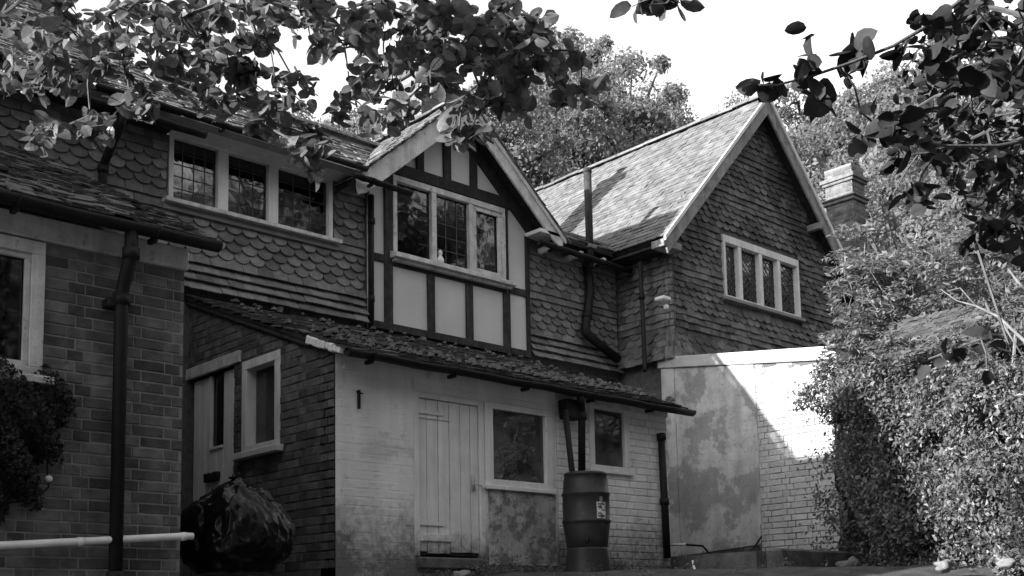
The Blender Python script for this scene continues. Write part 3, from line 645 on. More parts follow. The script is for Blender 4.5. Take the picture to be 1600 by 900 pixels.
# ---- dark brick side wall
MSd = frame((X0, 0, 0), (0, -1, 0), (0, 0, 1))
SD = (-10.46, -9.53, .45, 2.46); SW = (-9.37, -8.70, 1.58, 2.45)
stop = lambda u: 2.27 + th * (-u - 7.66) - .03
add_wall(O, wallcells(MSd, -YF, -YL - .001, .25, 3.4, .22, [SD, SW], top=stop, nseg=8), M_MORTAR2, 'side_wall')
pieces(O, 'brick', BRICKS, brick_items(MSd, -YF + .005, -YL - .012, .45, 3.35, [SD, SW], top=stop, jit=.004), M_BRICK)
MB().box(SD[0] - .12, SD[1] + .13, -.03, .1, 2.46, 2.575, MSd).build('lintel', M_FLAKE, O, bevel=.006)
sd = MB().box(SD[0] + .05, SD[0] + .415, .045, .08, .47, 2.44, MSd).box(SD[0] + .66, SD[1] - .03, .045, .08, .47, 2.44, MSd).box(SD[0] + .415, SD[0] + .66, .045, .08, .47, 1.72, MSd).build('side_door', M_DOORP, O)
for i in range(7):
    x = SD[0] + .05 + i * .122; z1 = 1.72 if i in (3, 4) else 2.44
    MB().box(x + .003, x + .119, .033, .045, .48, z1, MSd).build('board', M_DOORP, sd, bevel=.003)
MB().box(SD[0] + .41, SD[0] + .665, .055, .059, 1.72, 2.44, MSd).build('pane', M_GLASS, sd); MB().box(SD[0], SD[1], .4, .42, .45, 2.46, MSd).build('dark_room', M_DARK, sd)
MB().box(SD[0] + .40, SD[0] + .42, .018, .033, 1.70, 2.44, MSd).box(SD[0] + .42, SD[0] + .66, .018, .033, 1.70, 1.725, MSd).build('glazing_bead', M_DOORP, sd)
hk = MB().box(-10.12, -9.86, -.005, .033, 1.385, 1.41, MSd)
for x in (-10.10, -10.02, -9.93, -9.87): hk.box(x, x + .02, -.015, .033, 1.41, 1.47, MSd)
hk.build('coat_rack', M_IRON, sd)
window(O, MSd, SW[0], SW[1], SW[2], SW[3], [], fw=.085, y0=-.015, dep=.11, m=M_PAINT, glass_y=.09, sillh=.06, silld=.06, glass=M_GRIME)
# ---- roof
MRo = frame((0, 7.66, 2.27), (1, 0, 0), (0, math.cos(tr_), math.sin(tr_))); RL = (YF - 7.66) / math.cos(tr_)
MB().box(X0 - .06, 9.66, .005, .05, 0.02, RL, MRo).build('roof', M_TIMBER, O)
def swo(c, z): return .01 * math.sin(c * 1.3)
pieces(O, 'roof_tile', RTILES, tile_items(MRo, X0 - .08, 9.70, int(RL / .1), lambda r: 'p', w=.165, plain_off=0, base=.012, jit=2.3, tilt=.1, z0=-.04, sway=swo), M_MOSS)
# moss cushions
mv = MB()
for i in range(420):
    u = random.uniform(5.2, 9.66); z = abs(random.gauss(0, .5)) if random.random() < .65 else random.uniform(0, RL - .1)
    if z > RL - .1: continue
    r = random.uniform(.012, .04); c = MRo @ Vector((u, -.045, z)); n = 6
    b = len(mv.v)
    for (rr, h) in ((r, -.01), (r * .8, r * .45), (r * .3, r * .7)):
        for k in range(n): q = 2 * math.pi * k / n + i; mv.v.append((c.x + rr * math.cos(q) * random.uniform(.8, 1.2), c.y + rr * math.sin(q), c.z + h))
    for j in range(2):
        for k in range(n): mv.f.append((b + j * n + k, b + j * n + (k + 1) % n, b + (j + 1) * n + (k + 1) % n, b + (j + 1) * n + k))
    mv.f.append(tuple(b + 2 * n + k for k in range(n)))
mo = mv.build('moss', M_MOSSC, O, smooth=True); mo['kind'] = 'stuff'
vm = MB()
for i in range(9):
    z = -.02 + i * .06; vm.box(X0 - .085 + random.uniform(-.008, .008), X0 - .02, .0, .055 + random.uniform(0, .02), z, z + .06, MRo)
vm.build('verge_mortar', M_WPLAST, O, bevel=.008)
MB().box(X0 - .05, X0, .055, .09, .5, RL, MRo).build('verge_board', M_TIMBER2, O)
gutter(O, (X0 - .04, 7.60, 2.235), (9.74, 7.60, 2.215), .058)
# hopper and downpipes over the barrel
a = onY(893, 640, 7.72)
hb = MB(); hb.prism([(a.x - .10, a.z - .10), (a.x + .10, a.z - .10), (a.x + .12, a.z + .09), (a.x - .12, a.z + .09)], 7.66, 7.80); hb.build('hopper', M_IRON, O, bevel=.01)
b1 = onY(909, 640, 7.68); b2 = onY(909, 742, 7.68)
pipe(O, [(b1.x - .10, 7.60, 2.18), (b1.x - .07, 7.62, 2.12), (b1.x, 7.68, 2.06), (b2.x, 7.68, 1.40)], .038, collars=[(2, .1)])
c1 = onY(883, 640, 7.66); c2 = onY(894, 738, 7.62)
pipe(O, [c1, c2, (c2.x + .06, 7.64, c2.z - .03)], .03)
a = onY(1033, 677, 7.76); b_ = onY(1042, 858, 7.76)
pipe(O, [(a.x, 7.76, a.z), (b_.x, 7.76, b_.z - .1)], .04, name='soil_pipe', collars=[(0, .03), (0, .55)])

# ================================================================== BRICK WING (left foreground)
Wg = thing('brick_wing', 'single-storey dark brick wing in the left foreground with a white-framed window and tiled roof', 'house', (1, 8, .3))
YW = 7.20; MW = frame((0, YW, 0), (1, 0, 0), (0, 0, 1)); WX = 3.565
WW = (1.15, 2.60, 1.58, 2.46)
add_wall(Wg, wallcells(MW, -2.4, WX, -.4, 2.62, .22, [WW]), M_MORTAR)
MB().box(WX - .22, WX, YW + .22, YF, -.2, 2.6).box(-2.4, -2.2, YW + .22, YF, -.2, 2.6).prism([(YW + .22, 2.6), (YF, 2.6), (YF, 4.25)], WX - .2, WX, Matrix(((0, 1, 0, 0), (1, 0, 0, 0), (0, 0, 1, 0), (0, 0, 0, 1)))).build('end_wall', M_MORTAR, Wg)
pieces(Wg, 'brick', BRICKS, brick_items(MW, -2.3, WX, -.3, 2.46, [WW], jit=.0025, proud=.005), M_BRICK)
MEs = frame((WX, 0, 0), (0, 1, 0), (0, 0, 1))
pieces(Wg, 'end_brick', BRICKS, brick_items(MEs, YW + .01, YF - .1, -.2, 2.5, jit=.0025, proud=.005), M_BRICK, limit=0)
MB().box(-2.4, WX + .02, -.03, .02, 2.475, 2.63, MW).build('wall_plate', M_FLAKE, Wg, bevel=.008)
window(Wg, MW, WW[0], WW[1], WW[2], WW[3], [], fw=.085, y0=-.03, dep=.08, sash=[.035], m=M_FLAKE, glass_y=.03, sillh=.05, silld=.05)
# unseen block out of the picture, added and shaped to cast a shadow on the hedge
MB().prism([(-3.6, 2.6), (1.35, 2.6), (1.35, 5.0), (-3.6, 4.6)], .7, 3.1, MW).build('shadow_block', M_BRICK, Wg)
wt = .505; wa = math.atan(wt); MWr = frame((0, 7.03, 2.70), (1, 0, 0), (0, math.cos(wa), math.sin(wa))); WR = (YF - 7.03) / math.cos(wa)
MB().box(-2.5, WX + .10, .005, .06, 0, WR, MWr).build('roof', M_TIMBER, Wg)
pieces(Wg, 'roof_tile', RTILES, tile_items(MWr, -2.5, WX + .13, int(WR / .1), lambda r: 'p', w=.165, plain_off=0, base=.012, jit=3.4, tilt=.1, z0=-.04, sway=swo), M_MOSS)
gutter(Wg, (-2.4, 6.99, 2.67), (3.72, 6.99, 2.645), .062)
a = onY(205, 385, 7.0); b_ = onY(192, 460, 7.10); c_ = onY(183, 868, 7.10)
pipe(Wg, [(a.x, 7.0, 2.6), (a.x, 7.0, 2.44), (b_.x, 7.12, 2.2), (c_.x, 7.12, c_.z - .3)], .045, collars=[(0, .95), (2, .02), (2, .92)])
MB().box(b_.x - .10, b_.x + .03, 7.1, YW + .01, 2.10, 2.16).build('pipe_clip', M_IRON, Wg, bevel=.008)
a = onY(0, 853, 7.12); b_ = onY(301, 838, 7.12); sl_ = (b_.z - a.z) / (b_.x - a.x)
pp = thing('waste_pipe', 'white plastic waste pipe running along the foot of the brick wing', 'pipe', (b_.x, 7.12, b_.z))
MB().tube([(-1.5, 7.12, a.z + sl_ * (-1.5 - a.x)), (b_.x - .05, 7.12, b_.z), (b_.x, 7.12, b_.z)], .024, 14).build('pipe', M_WPLAST, pp, smooth=True)
for x in (2.85, 3.1, b_.x - .07): zz = a.z + sl_ * (x - a.x); MB().tube([(x - .02, 7.12, zz), (x + .02, 7.12, zz + sl_ * .04)], .029, 14).build('coupling', M_WPLAST, pp, smooth=True)

k = thing('wall_knob', 'small round white fitting with a trailing dark cable on the brick wing', 'fitting', tuple(onY(76, 748, 7.14)))
kc = onY(76, 748, 7.14); MB().lathe([(.005, -.022), (.02, -.014), (.024, 0), (.02, .014), (.005, .022)], tuple(kc), 14).build('knob', M_WPLAST, k, smooth=True)
MB().tube([kc + Vector((0, .03, .12)), kc + Vector((-.005, .01, .03)), kc, kc + Vector((.005, .01, -.05)), onY(65, 772, 7.15), onY(40, 783, 7.16), onY(8, 786, 7.17)], .006, 6).build('cable', M_IRON, k, smooth=True)

# ================================================================== WHITE ANNEX (sunlit wall on the right)
A = thing('annex', 'white-painted annex with a half-rendered brick wall and bright coping, crossed by a diagonal shadow', 'annex', (12.5, 8.3, .6))
XA = 11.78; MA = frame((XA, 0, 0), (0, -1, 0), (0, 0, 1)); atop = lambda u: 3.345 + .135 * (-9.69 - u) + 0 * u if False else 3.345 - .137 * (9.69 + u)
add_wall(A, wallcells(MA, -9.49, -7.10, .3, 3.6, .25, [], top=atop, nseg=4).box(XA + .252, 14.3, 7.12, 7.3, .3, 2.95).box(14.1, 14.3, 7.3, 9.4, .3, 3.2), M_WMORT2)
MB().prism([(-9.69, .3), (-9.47, .3), (-9.47, atop(-9.47)), (-9.69, atop(-9.69))], -.02, .03, MA)  .build('quoin', M_CEMENT, A, bevel=.006)
pieces(A, 'brick', BRICKS, brick_items(MA, -8.19, -7.10, .6, 3.3, top=atop, proud=.007, jit=.004, mj=.009), M_WBRICK2)
MB().prism([(-9.46, .78), (-8.20, .86), (-8.185, 2.9), (-8.19, atop(-8.19)), (-9.46, atop(-9.46))], -.014, 0, MA).build('cement_render', M_CEMENT, A, bevel=.006)
MB().box(-8.205, -8.17, -.022, -.002, 1.1, 2.88, MA).build('render_edge', M_CEMENT, A, bevel=.006)
cp = MB().prism([(-9.72, atop(-9.72) + .002), (-7.0, atop(-7.0) + .002), (-7.0, atop(-7.0) + .165), (-9.72, atop(-9.72) + .155)], -.05, .3, MA).build('coping', M_WBRICK2, A, bevel=.008)
MB().prism([(-9.70, atop(-9.70) + .10), (-9.52, atop(-9.52) + .10), (-9.52, atop(-9.52) + .137), (-9.70, atop(-9.70) + .137)], -.055, -.045, MA).build('coping_stain', M_LEAD, A)
MB().prism([(-9.4, 3.25), (-7.1, 2.94), (-7.1, 2.98), (-9.4, 3.29)], .3, 2.6, MA).build('roof', M_LEAD, A)
MB().box(XA + .0, 13.2, 6.86, 7.08, 2.93, 2.98).build('eave', M_TIMBER, A, bevel=.004)
MB().box(XA - .03, XA + .12, 7.0, 7.1, 2.88, 2.96).build('corbel', M_WBRICK2, A, bevel=.01)
# thin pipes at its foot
a = onX(1045, 851, 11.6); b_ = onX(1072, 851, 11.6)
pz = thing('drain_pipe', 'short white drain pipe lying at the foot of the annex wall', 'pipe', tuple(a))
MB().tube([a, b_], .018, 10).build('pipe', M_WPLAST, pz, smooth=True); MB().tube([b_, onX(1098, 853, 11.6), onX(1106, 862, 11.55)], .014, 8).build('hose', M_IRON, pz, smooth=True)
tag(MB().tube([onX(1190, 838, 11.70), onX(1178, 856, 11.6)], .012, 8).build('iron_rod', M_IRON, None), 'thin dark iron rod leaning at the foot of the annex wall', 'rod')
# kerb in front of it
kb = MB().box(9.75, 13.6, 6.55, 6.75, .2, .66).build('kerb', M_CONC, None, bevel=.02); tag(kb, kind='structure')
ys = MB().box(9.6, 13.6, 6.75, 9.7, .2, .64).build('yard', M_CONC, None); ys['kind'] = 'structure'

# ================================================================== TILED OUTBUILDING far right
B = thing('tiled_shed', 'shed behind the hedge on the right showing only its low tiled roof', 'shed', (14.5, 6.5, .6))
pa = R(35); MBf = frame((13.5, 8.2, 3.12), (0, -1, 0), (math.cos(pa), 0, math.sin(pa)))
MB().box(13.6, 16.2, 3.0, 8.1, .3, 3.1).build('wall', M_BRICK2, B); MB().box(0, 5.3, .01, .07, 0, 1.9, MBf).build('roof', M_TIMBER, B)
MB().prism([(13.7, 3.1), (15.05, 4.15), (16.2, 3.1)], 3.0, 8.1).build('gable_wall', M_BRICK2, B)
pieces(B, 'roof_tile', RTILES, tile_items(MBf, 0, 5.3, 18, lambda r: 'p', w=.165, plain_off=0, base=.018, jit=2.4, tilt=.13), M_MOSS)

# ================================================================== WATER BUTT
c = onY(916, 800, 7.38); cx, cy = c.x, 7.38; zt = onY(916, 741, cy).z; zb = onY(916, 858, cy).z; rr = .222
K = thing('water_butt', 'dark plastic water butt with a printed label on a stand under the outhouse downpipes', 'water butt', (cx, cy, .4))
hgt = zt - zb
prof = [(rr * .80, 0), (rr * .87, hgt * .02), (rr * .93, hgt * .16), (rr * 1.0, hgt * .30), (rr * 1.0, hgt * .335), (rr * 1.045, hgt * .35), (rr * 1.045, hgt * .372), (rr * 1.0, hgt * .388), (rr * 1.01, hgt * .6), (rr * 1.0, hgt * .70), (rr * 1.04, hgt * .715), (rr * 1.04, hgt * .735), (rr * .99, hgt * .75), (rr * .95, hgt * .9), (rr * .90, hgt * .965), (rr * .93, hgt * .97), (rr * .93, hgt * 1.0), (rr * .85, hgt * 1.015), (rr * .3, hgt * 1.03)]
MB().lathe(prof, (cx, cy, zb), 48).build('barrel', M_PLAST, K, smooth=True)
st = MB()
for i in range(26):
    q = 2 * math.pi * i / 26
st.lathe([(rr * 1.0, 0), (rr * .98, .03), (rr * .86, .23), (rr * .86, .26), (rr * .7, .26)], (cx, cy, .40), 40); st.build('stand', M_PLAST, K, smooth=True)
av = Vector((-cx, -cy, 0)).normalized(); base_a = math.atan2(av.y, av.x)
def ring(a0, a1, z0, z1, r, n=8):
    b = MB(); n1 = n + 1
    for z in (z0, z1):
        for i in range(n1): q = a0 + (a1 - a0) * i / n; b.v.append((cx + r * math.cos(q), cy + r * math.sin(q), z))
    b.f = [(i, i + 1, n1 + i + 1, n1 + i) for i in range(n)]; return b
lz0, lz1 = zb + hgt * .385, zb + hgt * .60
ring(base_a + .45, base_a + .93, lz0, lz1, rr * 1.014).build('label_sheet', M_LABEL, K)
ring(base_a + .60, base_a + .76, lz1, lz1 + .05, rr * 1.014).build('badge', M_LEAD, K)
q = MB()
for i, (a0, a1, zz) in enumerate(((.5, .88, .86), (.5, .7, .72), (.75, .88, .5), (.5, .66, .3), (.55, .88, .14))):
    q2 = ring(base_a + a0, base_a + a1, lz0 + (lz1 - lz0) * zz - .006, lz0 + (lz1 - lz0) * zz + .006, rr * 1.017, 4); q.raw(q2.v, q2.f)
q.build('print', M_IRON, K)
tp = MB().tube([(cx + av.x * rr * .95, cy + av.y * rr * .95, zb + .09), (cx + av.x * rr * 1.25, cy + av.y * rr * 1.25, zb + .085), (cx + av.x * rr * 1.27, cy + av.y * rr * 1.27, zb + .04)], .014, 8); tp.build('tap', M_IRON, K, smooth=True)

# ================================================================== BLACK POLYTHENE HEAP
c = at(370, 832, 8.4); Rr = .335
bag = bpy.data.meshes.new('refuse_bag')
import bmesh
bm = bmesh.new(); bmesh.ops.create_icosphere(bm, subdivisions=6, radius=1)
sd_ = Vector((3.1, 7.7, 1.3)); rgt = Vector(RT).normalized()
for v in bm.verts:
    d = v.co.normalized(); n1 = noise.noise(d * 1.5 + sd_); 
    f = 0
    q_ = Vector((d.x, d.y, d.z * .35)) if d.z > 0 else Vector((d.x, d.y, d.z * .6))
    for k, (sc_, am) in enumerate(((1.6, .10), (3.6, .06), (8, .03), (17, .012))):
        f += am * (1 - 2.2 * abs(noise.noise(q_ * sc_ + sd_ * (k + 1)))) ** 1
    f += .05 * max(0, 1 - 6 * abs(noise.noise(q_ * 2.2 + sd_ * 9))) ** 2
    r = 1 + .10 * n1 + f; x, y, z = d * r
    top = max(0, z); z = z * 1.0 + .2 * max(0, 1 - math.hypot(x + .05, y) * 2.2) ** 1.5 * (z > 0)
    wide = 1 - .10 * top; x, y = x * wide, y * wide
    if z < -.85: z = -.85 + (z + .85) * .15
    v.co = Vector((x, y, z)) * Rr
    v.co.x *= 1.1; v.co.y *= 1.1
bm.to_mesh(bag); bm.free(); bag.materials.append(M_BAG); bag.polygons.foreach_set('use_smooth', [True] * len(bag.polygons))
bo = bpy.data.objects.new('refuse_bag', bag); COL.objects.link(bo); bo.location = (c.x, c.y, c.z - .015)
tag(bo, 'bulging black polythene sack tied at the top in front of the side door', 'refuse bag')
kn = MB()
for i in range(5):
    a = i * 1.3; p = Vector((c.x, c.y, c.z + Rr * 1.12)) - rgt * .02
    kn.tube([p, p + Vector((math.cos(a) * .015, math.sin(a) * .015, .035)), p + Vector((math.cos(a) * .045, math.sin(a) * .045, .05 + .02 * math.sin(i * 2.)))], [.012, .018, .006], 5)
kq = kn.build('knot', M_BAG, None, smooth=True); kq.parent = bo; kq.matrix_parent_inverse = Matrix.Translation(-Vector(bo.location))

# ---- stones on the bank
for i, (u, v, d, r, m, lab) in enumerate(((1333, 886, 11.0, .13, M_CONC, 'rounded grey stone under the dark hedge, largest of those on the bank'), (1250, 897, 10.5, .07, M_CONC, 'small grey stone at the bottom edge below the annex wall'),
                                   (1478, 884, 9.5, .085, M_STONE, 'pale stone under the hedge near the lower right corner'), (1572, 880, 9.0, .07, M_STONE, 'pale stone at the far lower right beneath the hedge'), (722, 900, 8.5, .06, M_STONE, 'white stone at the bottom edge below the plank door'))):
    bm = bmesh.new(); bmesh.ops.create_icosphere(bm, subdivisions=3, radius=r)
    for vv in bm.verts: vv.co *= 1 + .7 * noise.noise(vv.co / r * 1.3 + Vector((i * 5, 0, 0))) + .2 * noise.noise(vv.co / r * 4); vv.co.z *= .65
    me = bpy.data.meshes.new('stone'); bm.to_mesh(me); bm.free(); me.materials.append(m); me.polygons.foreach_set('use_smooth', [True] * len(me.polygons))
    so_ = bpy.data.objects.new('stone', me); COL.objects.link(so_); so_.location = at(u, v, d); tag(so_, lab, 'stone', 'stones on the bank')
tag(MB().tube([at(1082, 876, 10.6), at(1084, 885, 10.55), at(1089, 899, 10.5)], [.008, .011, .012], 7).build('peg', M_WPLAST, None), 'thin white peg stuck in the ground below the annex', 'peg')

# ================================================================== PLANTS
def leaf_proto(seed, wid=.34, curl=.25):
    rr = random.Random(seed); b = MB(); T = [0, .12, .35, .62, .85, 1.0]; W = [.02, .72, 1.05, 1.0, .6, 0]; cu = rr.uniform(-.45, .3); fo = rr.uniform(.05, .45)
    L = []; 
    for t, w_ in zip(T, W):
        z = cu * t * t - .05 * t; x = t
        wl, wr = w_ * wid * rr.uniform(.9, 1.08), w_ * wid * rr.uniform(.9, 1.08)
        L.append(((x, wl, z + wl * fo), (x, 0, z), (x, -wr, z + wr * fo)))
    for tr3 in L: b.v += list(tr3)
    for i in range(len(T) - 1):
        a = i * 3; b.f += [(a, a + 1, a + 4, a + 3), (a + 1, a + 2, a + 5, a + 4)]
    return b
LEAVES = [leaf_proto(i) for i in range(8)]
def rvec():
    v = Vector((random.gauss(0, 1), random.gauss(0, 1), random.gauss(0, 1))); return v.normalized()
def leaf_matrix(p, d, up, s):
    d = d.normalized(); y = up.cross(d)
    if y.length < 1e-3: y = d.orthogonal()
    y.normalize(); z = d.cross(y)
    return Matrix([[d[i] * s, y[i] * s, z[i] * s, p[i]] for i in range(3)] + [[0, 0, 0, 1]])
def grow(root, nodes, r0=.012, sag=.02):
    """join twig nodes into one branching system; returns MB of twigs"""
    b = MB(); done = [(Vector(root), 0, None)]; rest = sorted(nodes, key=lambda p: (p - Vector(root)).length); paths = []
    par = [-1]; P = [Vector(root)]
    for p in rest:
        best = min(range(len(P)), key=lambda i: (P[i] - p).length + .25 * (P[i] - P[0]).length)
        P.append(p); par.append(best)
    w_ = [1] * len(P)
    for i in range(len(P) - 1, 0, -1): w_[par[i]] += w_[i]
    for i in range(1, len(P)):
        a, c = P[par[i]], P[i]; m = a.lerp(c, .5) + rvec() * (c - a).length * .06 + Vector((0, 0, sag * (c - a).length))
        ra = min(r0, .0018 + .0011 * w_[i] ** .6)
        b.tube([a, m, c], [ra * 1.15, ra, ra * .85], 5, caps=False)
    return b
def rosette(p, n, s, spread=1, upbias=.5, droop=0, out=None):
    L = []
    for i in range(n):
        d = rvec(); d.z = d.z * .6 - droop
        if out is not None: d = d + out
        u_ = (rvec() + Vector((0, 0, upbias))).normalized(); ss = s * random.uniform(.65, 1.15)
        q = p + rvec() * s * .25 * spread; L.append((random.randrange(8), leaf_matrix(q, d, u_, ss)))
    return L
def cl_nodes(u, v, ru, rv, d, dd, n, rot=0):
    o = []
    for i in range(n):
        while True:
            x, y = random.uniform(-1, 1), random.uniform(-1, 1)
            if x * x + y * y < 1: break
        cr, sr = math.cos(R(rot)), math.sin(R(rot)); o.append(at(u + (x * cr - y * sr * rv / ru) * ru, v + (x * sr * ru / rv + y * cr) * rv, d + random.uniform(-dd, dd)))
    return o
# --- apple tree whose boughs hang over from the left, trunk out of the picture
AT = thing('apple_tree', 'apple tree reaching over from the left, leafy boughs hanging across the top', 'tree', (.6, 3.2, -1.2))
TR = [Vector((.55, 3.0, -1.4)), Vector((.5, 3.1, 0)), Vector((.7, 3.2, 1.3)), Vector((1.3, 3.5, 2.6)), Vector((2.2, 4.0, 3.3))]
MB().tube(TR, [.17, .14, .12, .09, .06], 12).build('trunk', M_BARK, AT, smooth=True)
limbs = [([TR[3], at(250, -120, 5.3), at(520, -110, 5.4), at(740, -90, 5.2), at(1020, -110, 3.2)], [.07, .05, .04, .03, .018]),
         ([TR[2], at(-60, -60, 5.0), at(60, -60, 5.3)], [.06, .04, .02])]
for p, r in limbs: MB().tube(p, r, 8).build('limb', M_BARK, AT, smooth=True)
groups = [
 (at(60, -60, 5.3), [(60, 40, 85, 60, 5.4, .5, 26, 0), (40, 110, 60, 40, 5.6, .3, 16, 0), (110, 125, 60, 16, 5.7, .2, 8, 0)]),
 (at(200, -110, 5.3), [(225, 30, 75, 40, 5.4, .5, 30, 0), (190, 80, 60, 40, 5.5, .4, 20, 0), (225, 165, 42, 36, 5.3, .2, 10, 0), (110, 205, 62, 18, 5.3, .15, 10, -6), (160, 190, 30, 20, 5.3, .1, 4, 0)]),
 (at(330, -115, 5.3), [(330, 45, 85, 55, 5.4, .5, 40, 0), (300, 110, 55, 32, 5.4, .3, 15, 20), (370, 130, 45, 38, 5.4, .3, 13, 30), (415, 175, 50, 26, 5.3, .2, 10, 35), (470, 235, 40, 34, 5.2, .2, 13, 20), (330, 170, 30, 20, 5.3, .2, 4, 0)]),
 (at(520, -110, 5.4), [(440, 30, 70, 45, 5.3, .4, 25, 0), (515, 40, 40, 45, 5.3, .3, 9, 0), (520, 165, 45, 22, 5.4, .2, 6, 10), (455, 130, 50, 22, 5.4, .2, 6, 0), (535, 15, 60, 25, 5.3, .3, 10, 0)]),
 (at(680, -95, 5.2), [(640, 50, 85, 60, 5.2, .5, 46, 0), (610, 130, 70, 48, 5.2, .4, 26, 0), (715, 90, 62, 85, 5.1, .4, 52, 0), (730, 180, 46, 40, 5.0, .3, 13, 0), (590, 180, 40, 26, 5.1, .2, 7, 0)]),
 (at(800, -92, 5.1), [(815, 35, 52, 38, 5.1, .3, 20, 0), (790, 100, 45, 45, 5.1, .3, 15, 0), (870, 85, 34, 55, 5.1, .2, 11, -20), (895, 150, 34, 28, 5.1, .2, 8, 0), (800, 165, 50, 20, 5.1, .2, 7, 0)]),
 (at(1020, -100, 3.2), [(1020, 6, 46, 16, 3.1, .05, 5, 0)]),
]
lv = []; tw = MB()
for root, cls in groups:
    nd = []
    for c in cls: nd += cl_nodes(*c)
    g_ = grow(root, nd, .011); tw.raw(g_.v, g_.f)
    for p in nd: lv += rosette(p, random.choice((5, 6, 7, 8)), random.uniform(.058, .09), 1.5, .5, .25)
tw.build('twigs', M_BARK, AT)['kind'] = 'stuff'
pieces(AT, 'leaf', LEAVES, lv, M_LEAF, restname='foliage')
# --- hazel at the right with large dark leaves close to the lens
HZ = thing('hazel_tree', 'hazel at the right edge with large dark leaves on arching twigs near the viewer', 'tree', (4.2, .8, -1.3))
MB().tube([(4.3, .7, -1.4), (4.25, .8, 0), (4.0, 1.0, 1.4), at(1720, -40, 3.6)], [.09, .07, .05, .03], 10).build('trunk', M_BARK, HZ, smooth=True)
br = [at(*q) for q in ((1720, -40, 3.6), (1600, -50, 3.5), (1505, -2, 3.4), (1440, 46, 3.35), (1395, 72, 3.3), (1330, 98, 3.3), (1270, 118, 3.25), (1215, 133, 3.2), (1185, 132, 3.2))]
MB().tube(br, [.012, .009, .007, .006, .005, .0045, .004, .003, .002], 7).build('limb', M_BARK, HZ, smooth=True)
MB().tube([at(1316, 105, 3.3), at(1335, 135, 3.3), at(1345, 175, 3.35), at(1380, 205, 3.4), at(1430, 222, 3.4), at(1480, 228, 3.45), at(1560, 228, 3.5), at(1700, 200, 3.6)], [.002, .003, .003, .004, .004, .005, .006, .008], 6).build('limb', M_BARK, HZ, smooth=True)
lv = []; tw = MB()
for (u, v, n, s) in ((1190, 125, 3, .07), (1208, 140, 3, .08), (1240, 108, 3, .085), (1262, 92, 2, .08), (1265, 135, 3, .085), (1290, 155, 3, .095), (1335, 75, 3, .10), (1355, 100, 2, .08), (1325, 118, 2, .06), (1425, 35, 2, .06), (1405, 75, 3, .085), (1450, 85, 3, .07),
                     (1245, 165, 1, .07), (1395, 190, 3, .08), (1350, 208, 3, .08), (1385, 222, 3, .08), (1425, 225, 3, .075), (1440, 20, 2, .05), (1470, 40, 2, .07), (1500, 30, 3, .08), (1365, 165, 2, .06), (1262, 50, 1, .07), (1490, 120, 4, .07), (1540, 110, 5, .08)):
    lv += rosette(at(u, v, 3.3 + random.uniform(-.1, .1)), n + 2, s * 1.0, .7, .0, .1)
nd = cl_nodes(1545, 60, 95, 80, 3.9, .5, 52) + cl_nodes(1520, 200, 125, 80, 4.1, .5, 64) + cl_nodes(1580, 320, 70, 90, 4.1, .4, 32) + cl_nodes(1450, 270, 90, 60, 3.8, .3, 13) + cl_nodes(1560, 530, 50, 50, 3.6, .2, 3) + cl_nodes(1500, 350, 60, 50, 3.8, .2, 4) + cl_nodes(1480, 545, 40, 30, 3.6, .1, 2) + cl_nodes(1530, 150, 130, 130, 5.0, .5, 70) + cl_nodes(1570, 330, 70, 90, 5.0, .4, 26)
g_ = grow(at(1720, -40, 3.6), nd, .009); tw.raw(g_.v, g_.f)
for p in nd: lv += rosette(p, random.choice((3, 4, 5, 6)), random.uniform(.042, .068), 1.9, .1, .15)
tw.build('twigs', M_BARK, HZ)['kind'] = 'stuff'
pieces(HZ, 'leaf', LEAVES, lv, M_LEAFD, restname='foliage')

def leafcloud(P, N, size, wid=.5, rnd=.8, seed=0):
    """rhombic leaves at P roughly facing N"""
    r = np.random.default_rng(seed); n = len(P)
    nn = N + r.normal(0, rnd, (n, 3)); nn /= np.linalg.norm(nn, axis=1)[:, None]
    a = np.cross(nn, r.normal(0, 1, (n, 3))); a /= np.linalg.norm(a, axis=1)[:, None]; b = np.cross(nn, a)
    s = size * r.uniform(.6, 1.25, n)[:, None]; h = nn * s * r.uniform(-.15, .3, (n, 1))
    V = np.stack([P - a * s * .5, P + b * s * wid * .5 + h, P + a * s * .5, P - b * s * wid * .5 + h], 1).reshape(-1, 3)
    F = np.arange(4 * n).reshape(n, 4); return V, F
def cloud_obj(name, parent, V, F, m, kind='stuff'):
    o = off(parent); ob = bpy.data.objects.new(name, npmesh(name, V - np.array(o), F, m)); link(ob, parent)
    if kind: ob['kind'] = kind
    return ob
def nz(P, sc, seed): return np.array([noise.noise((p[0] * sc + seed, p[1] * sc, p[2] * sc)) for p in P])
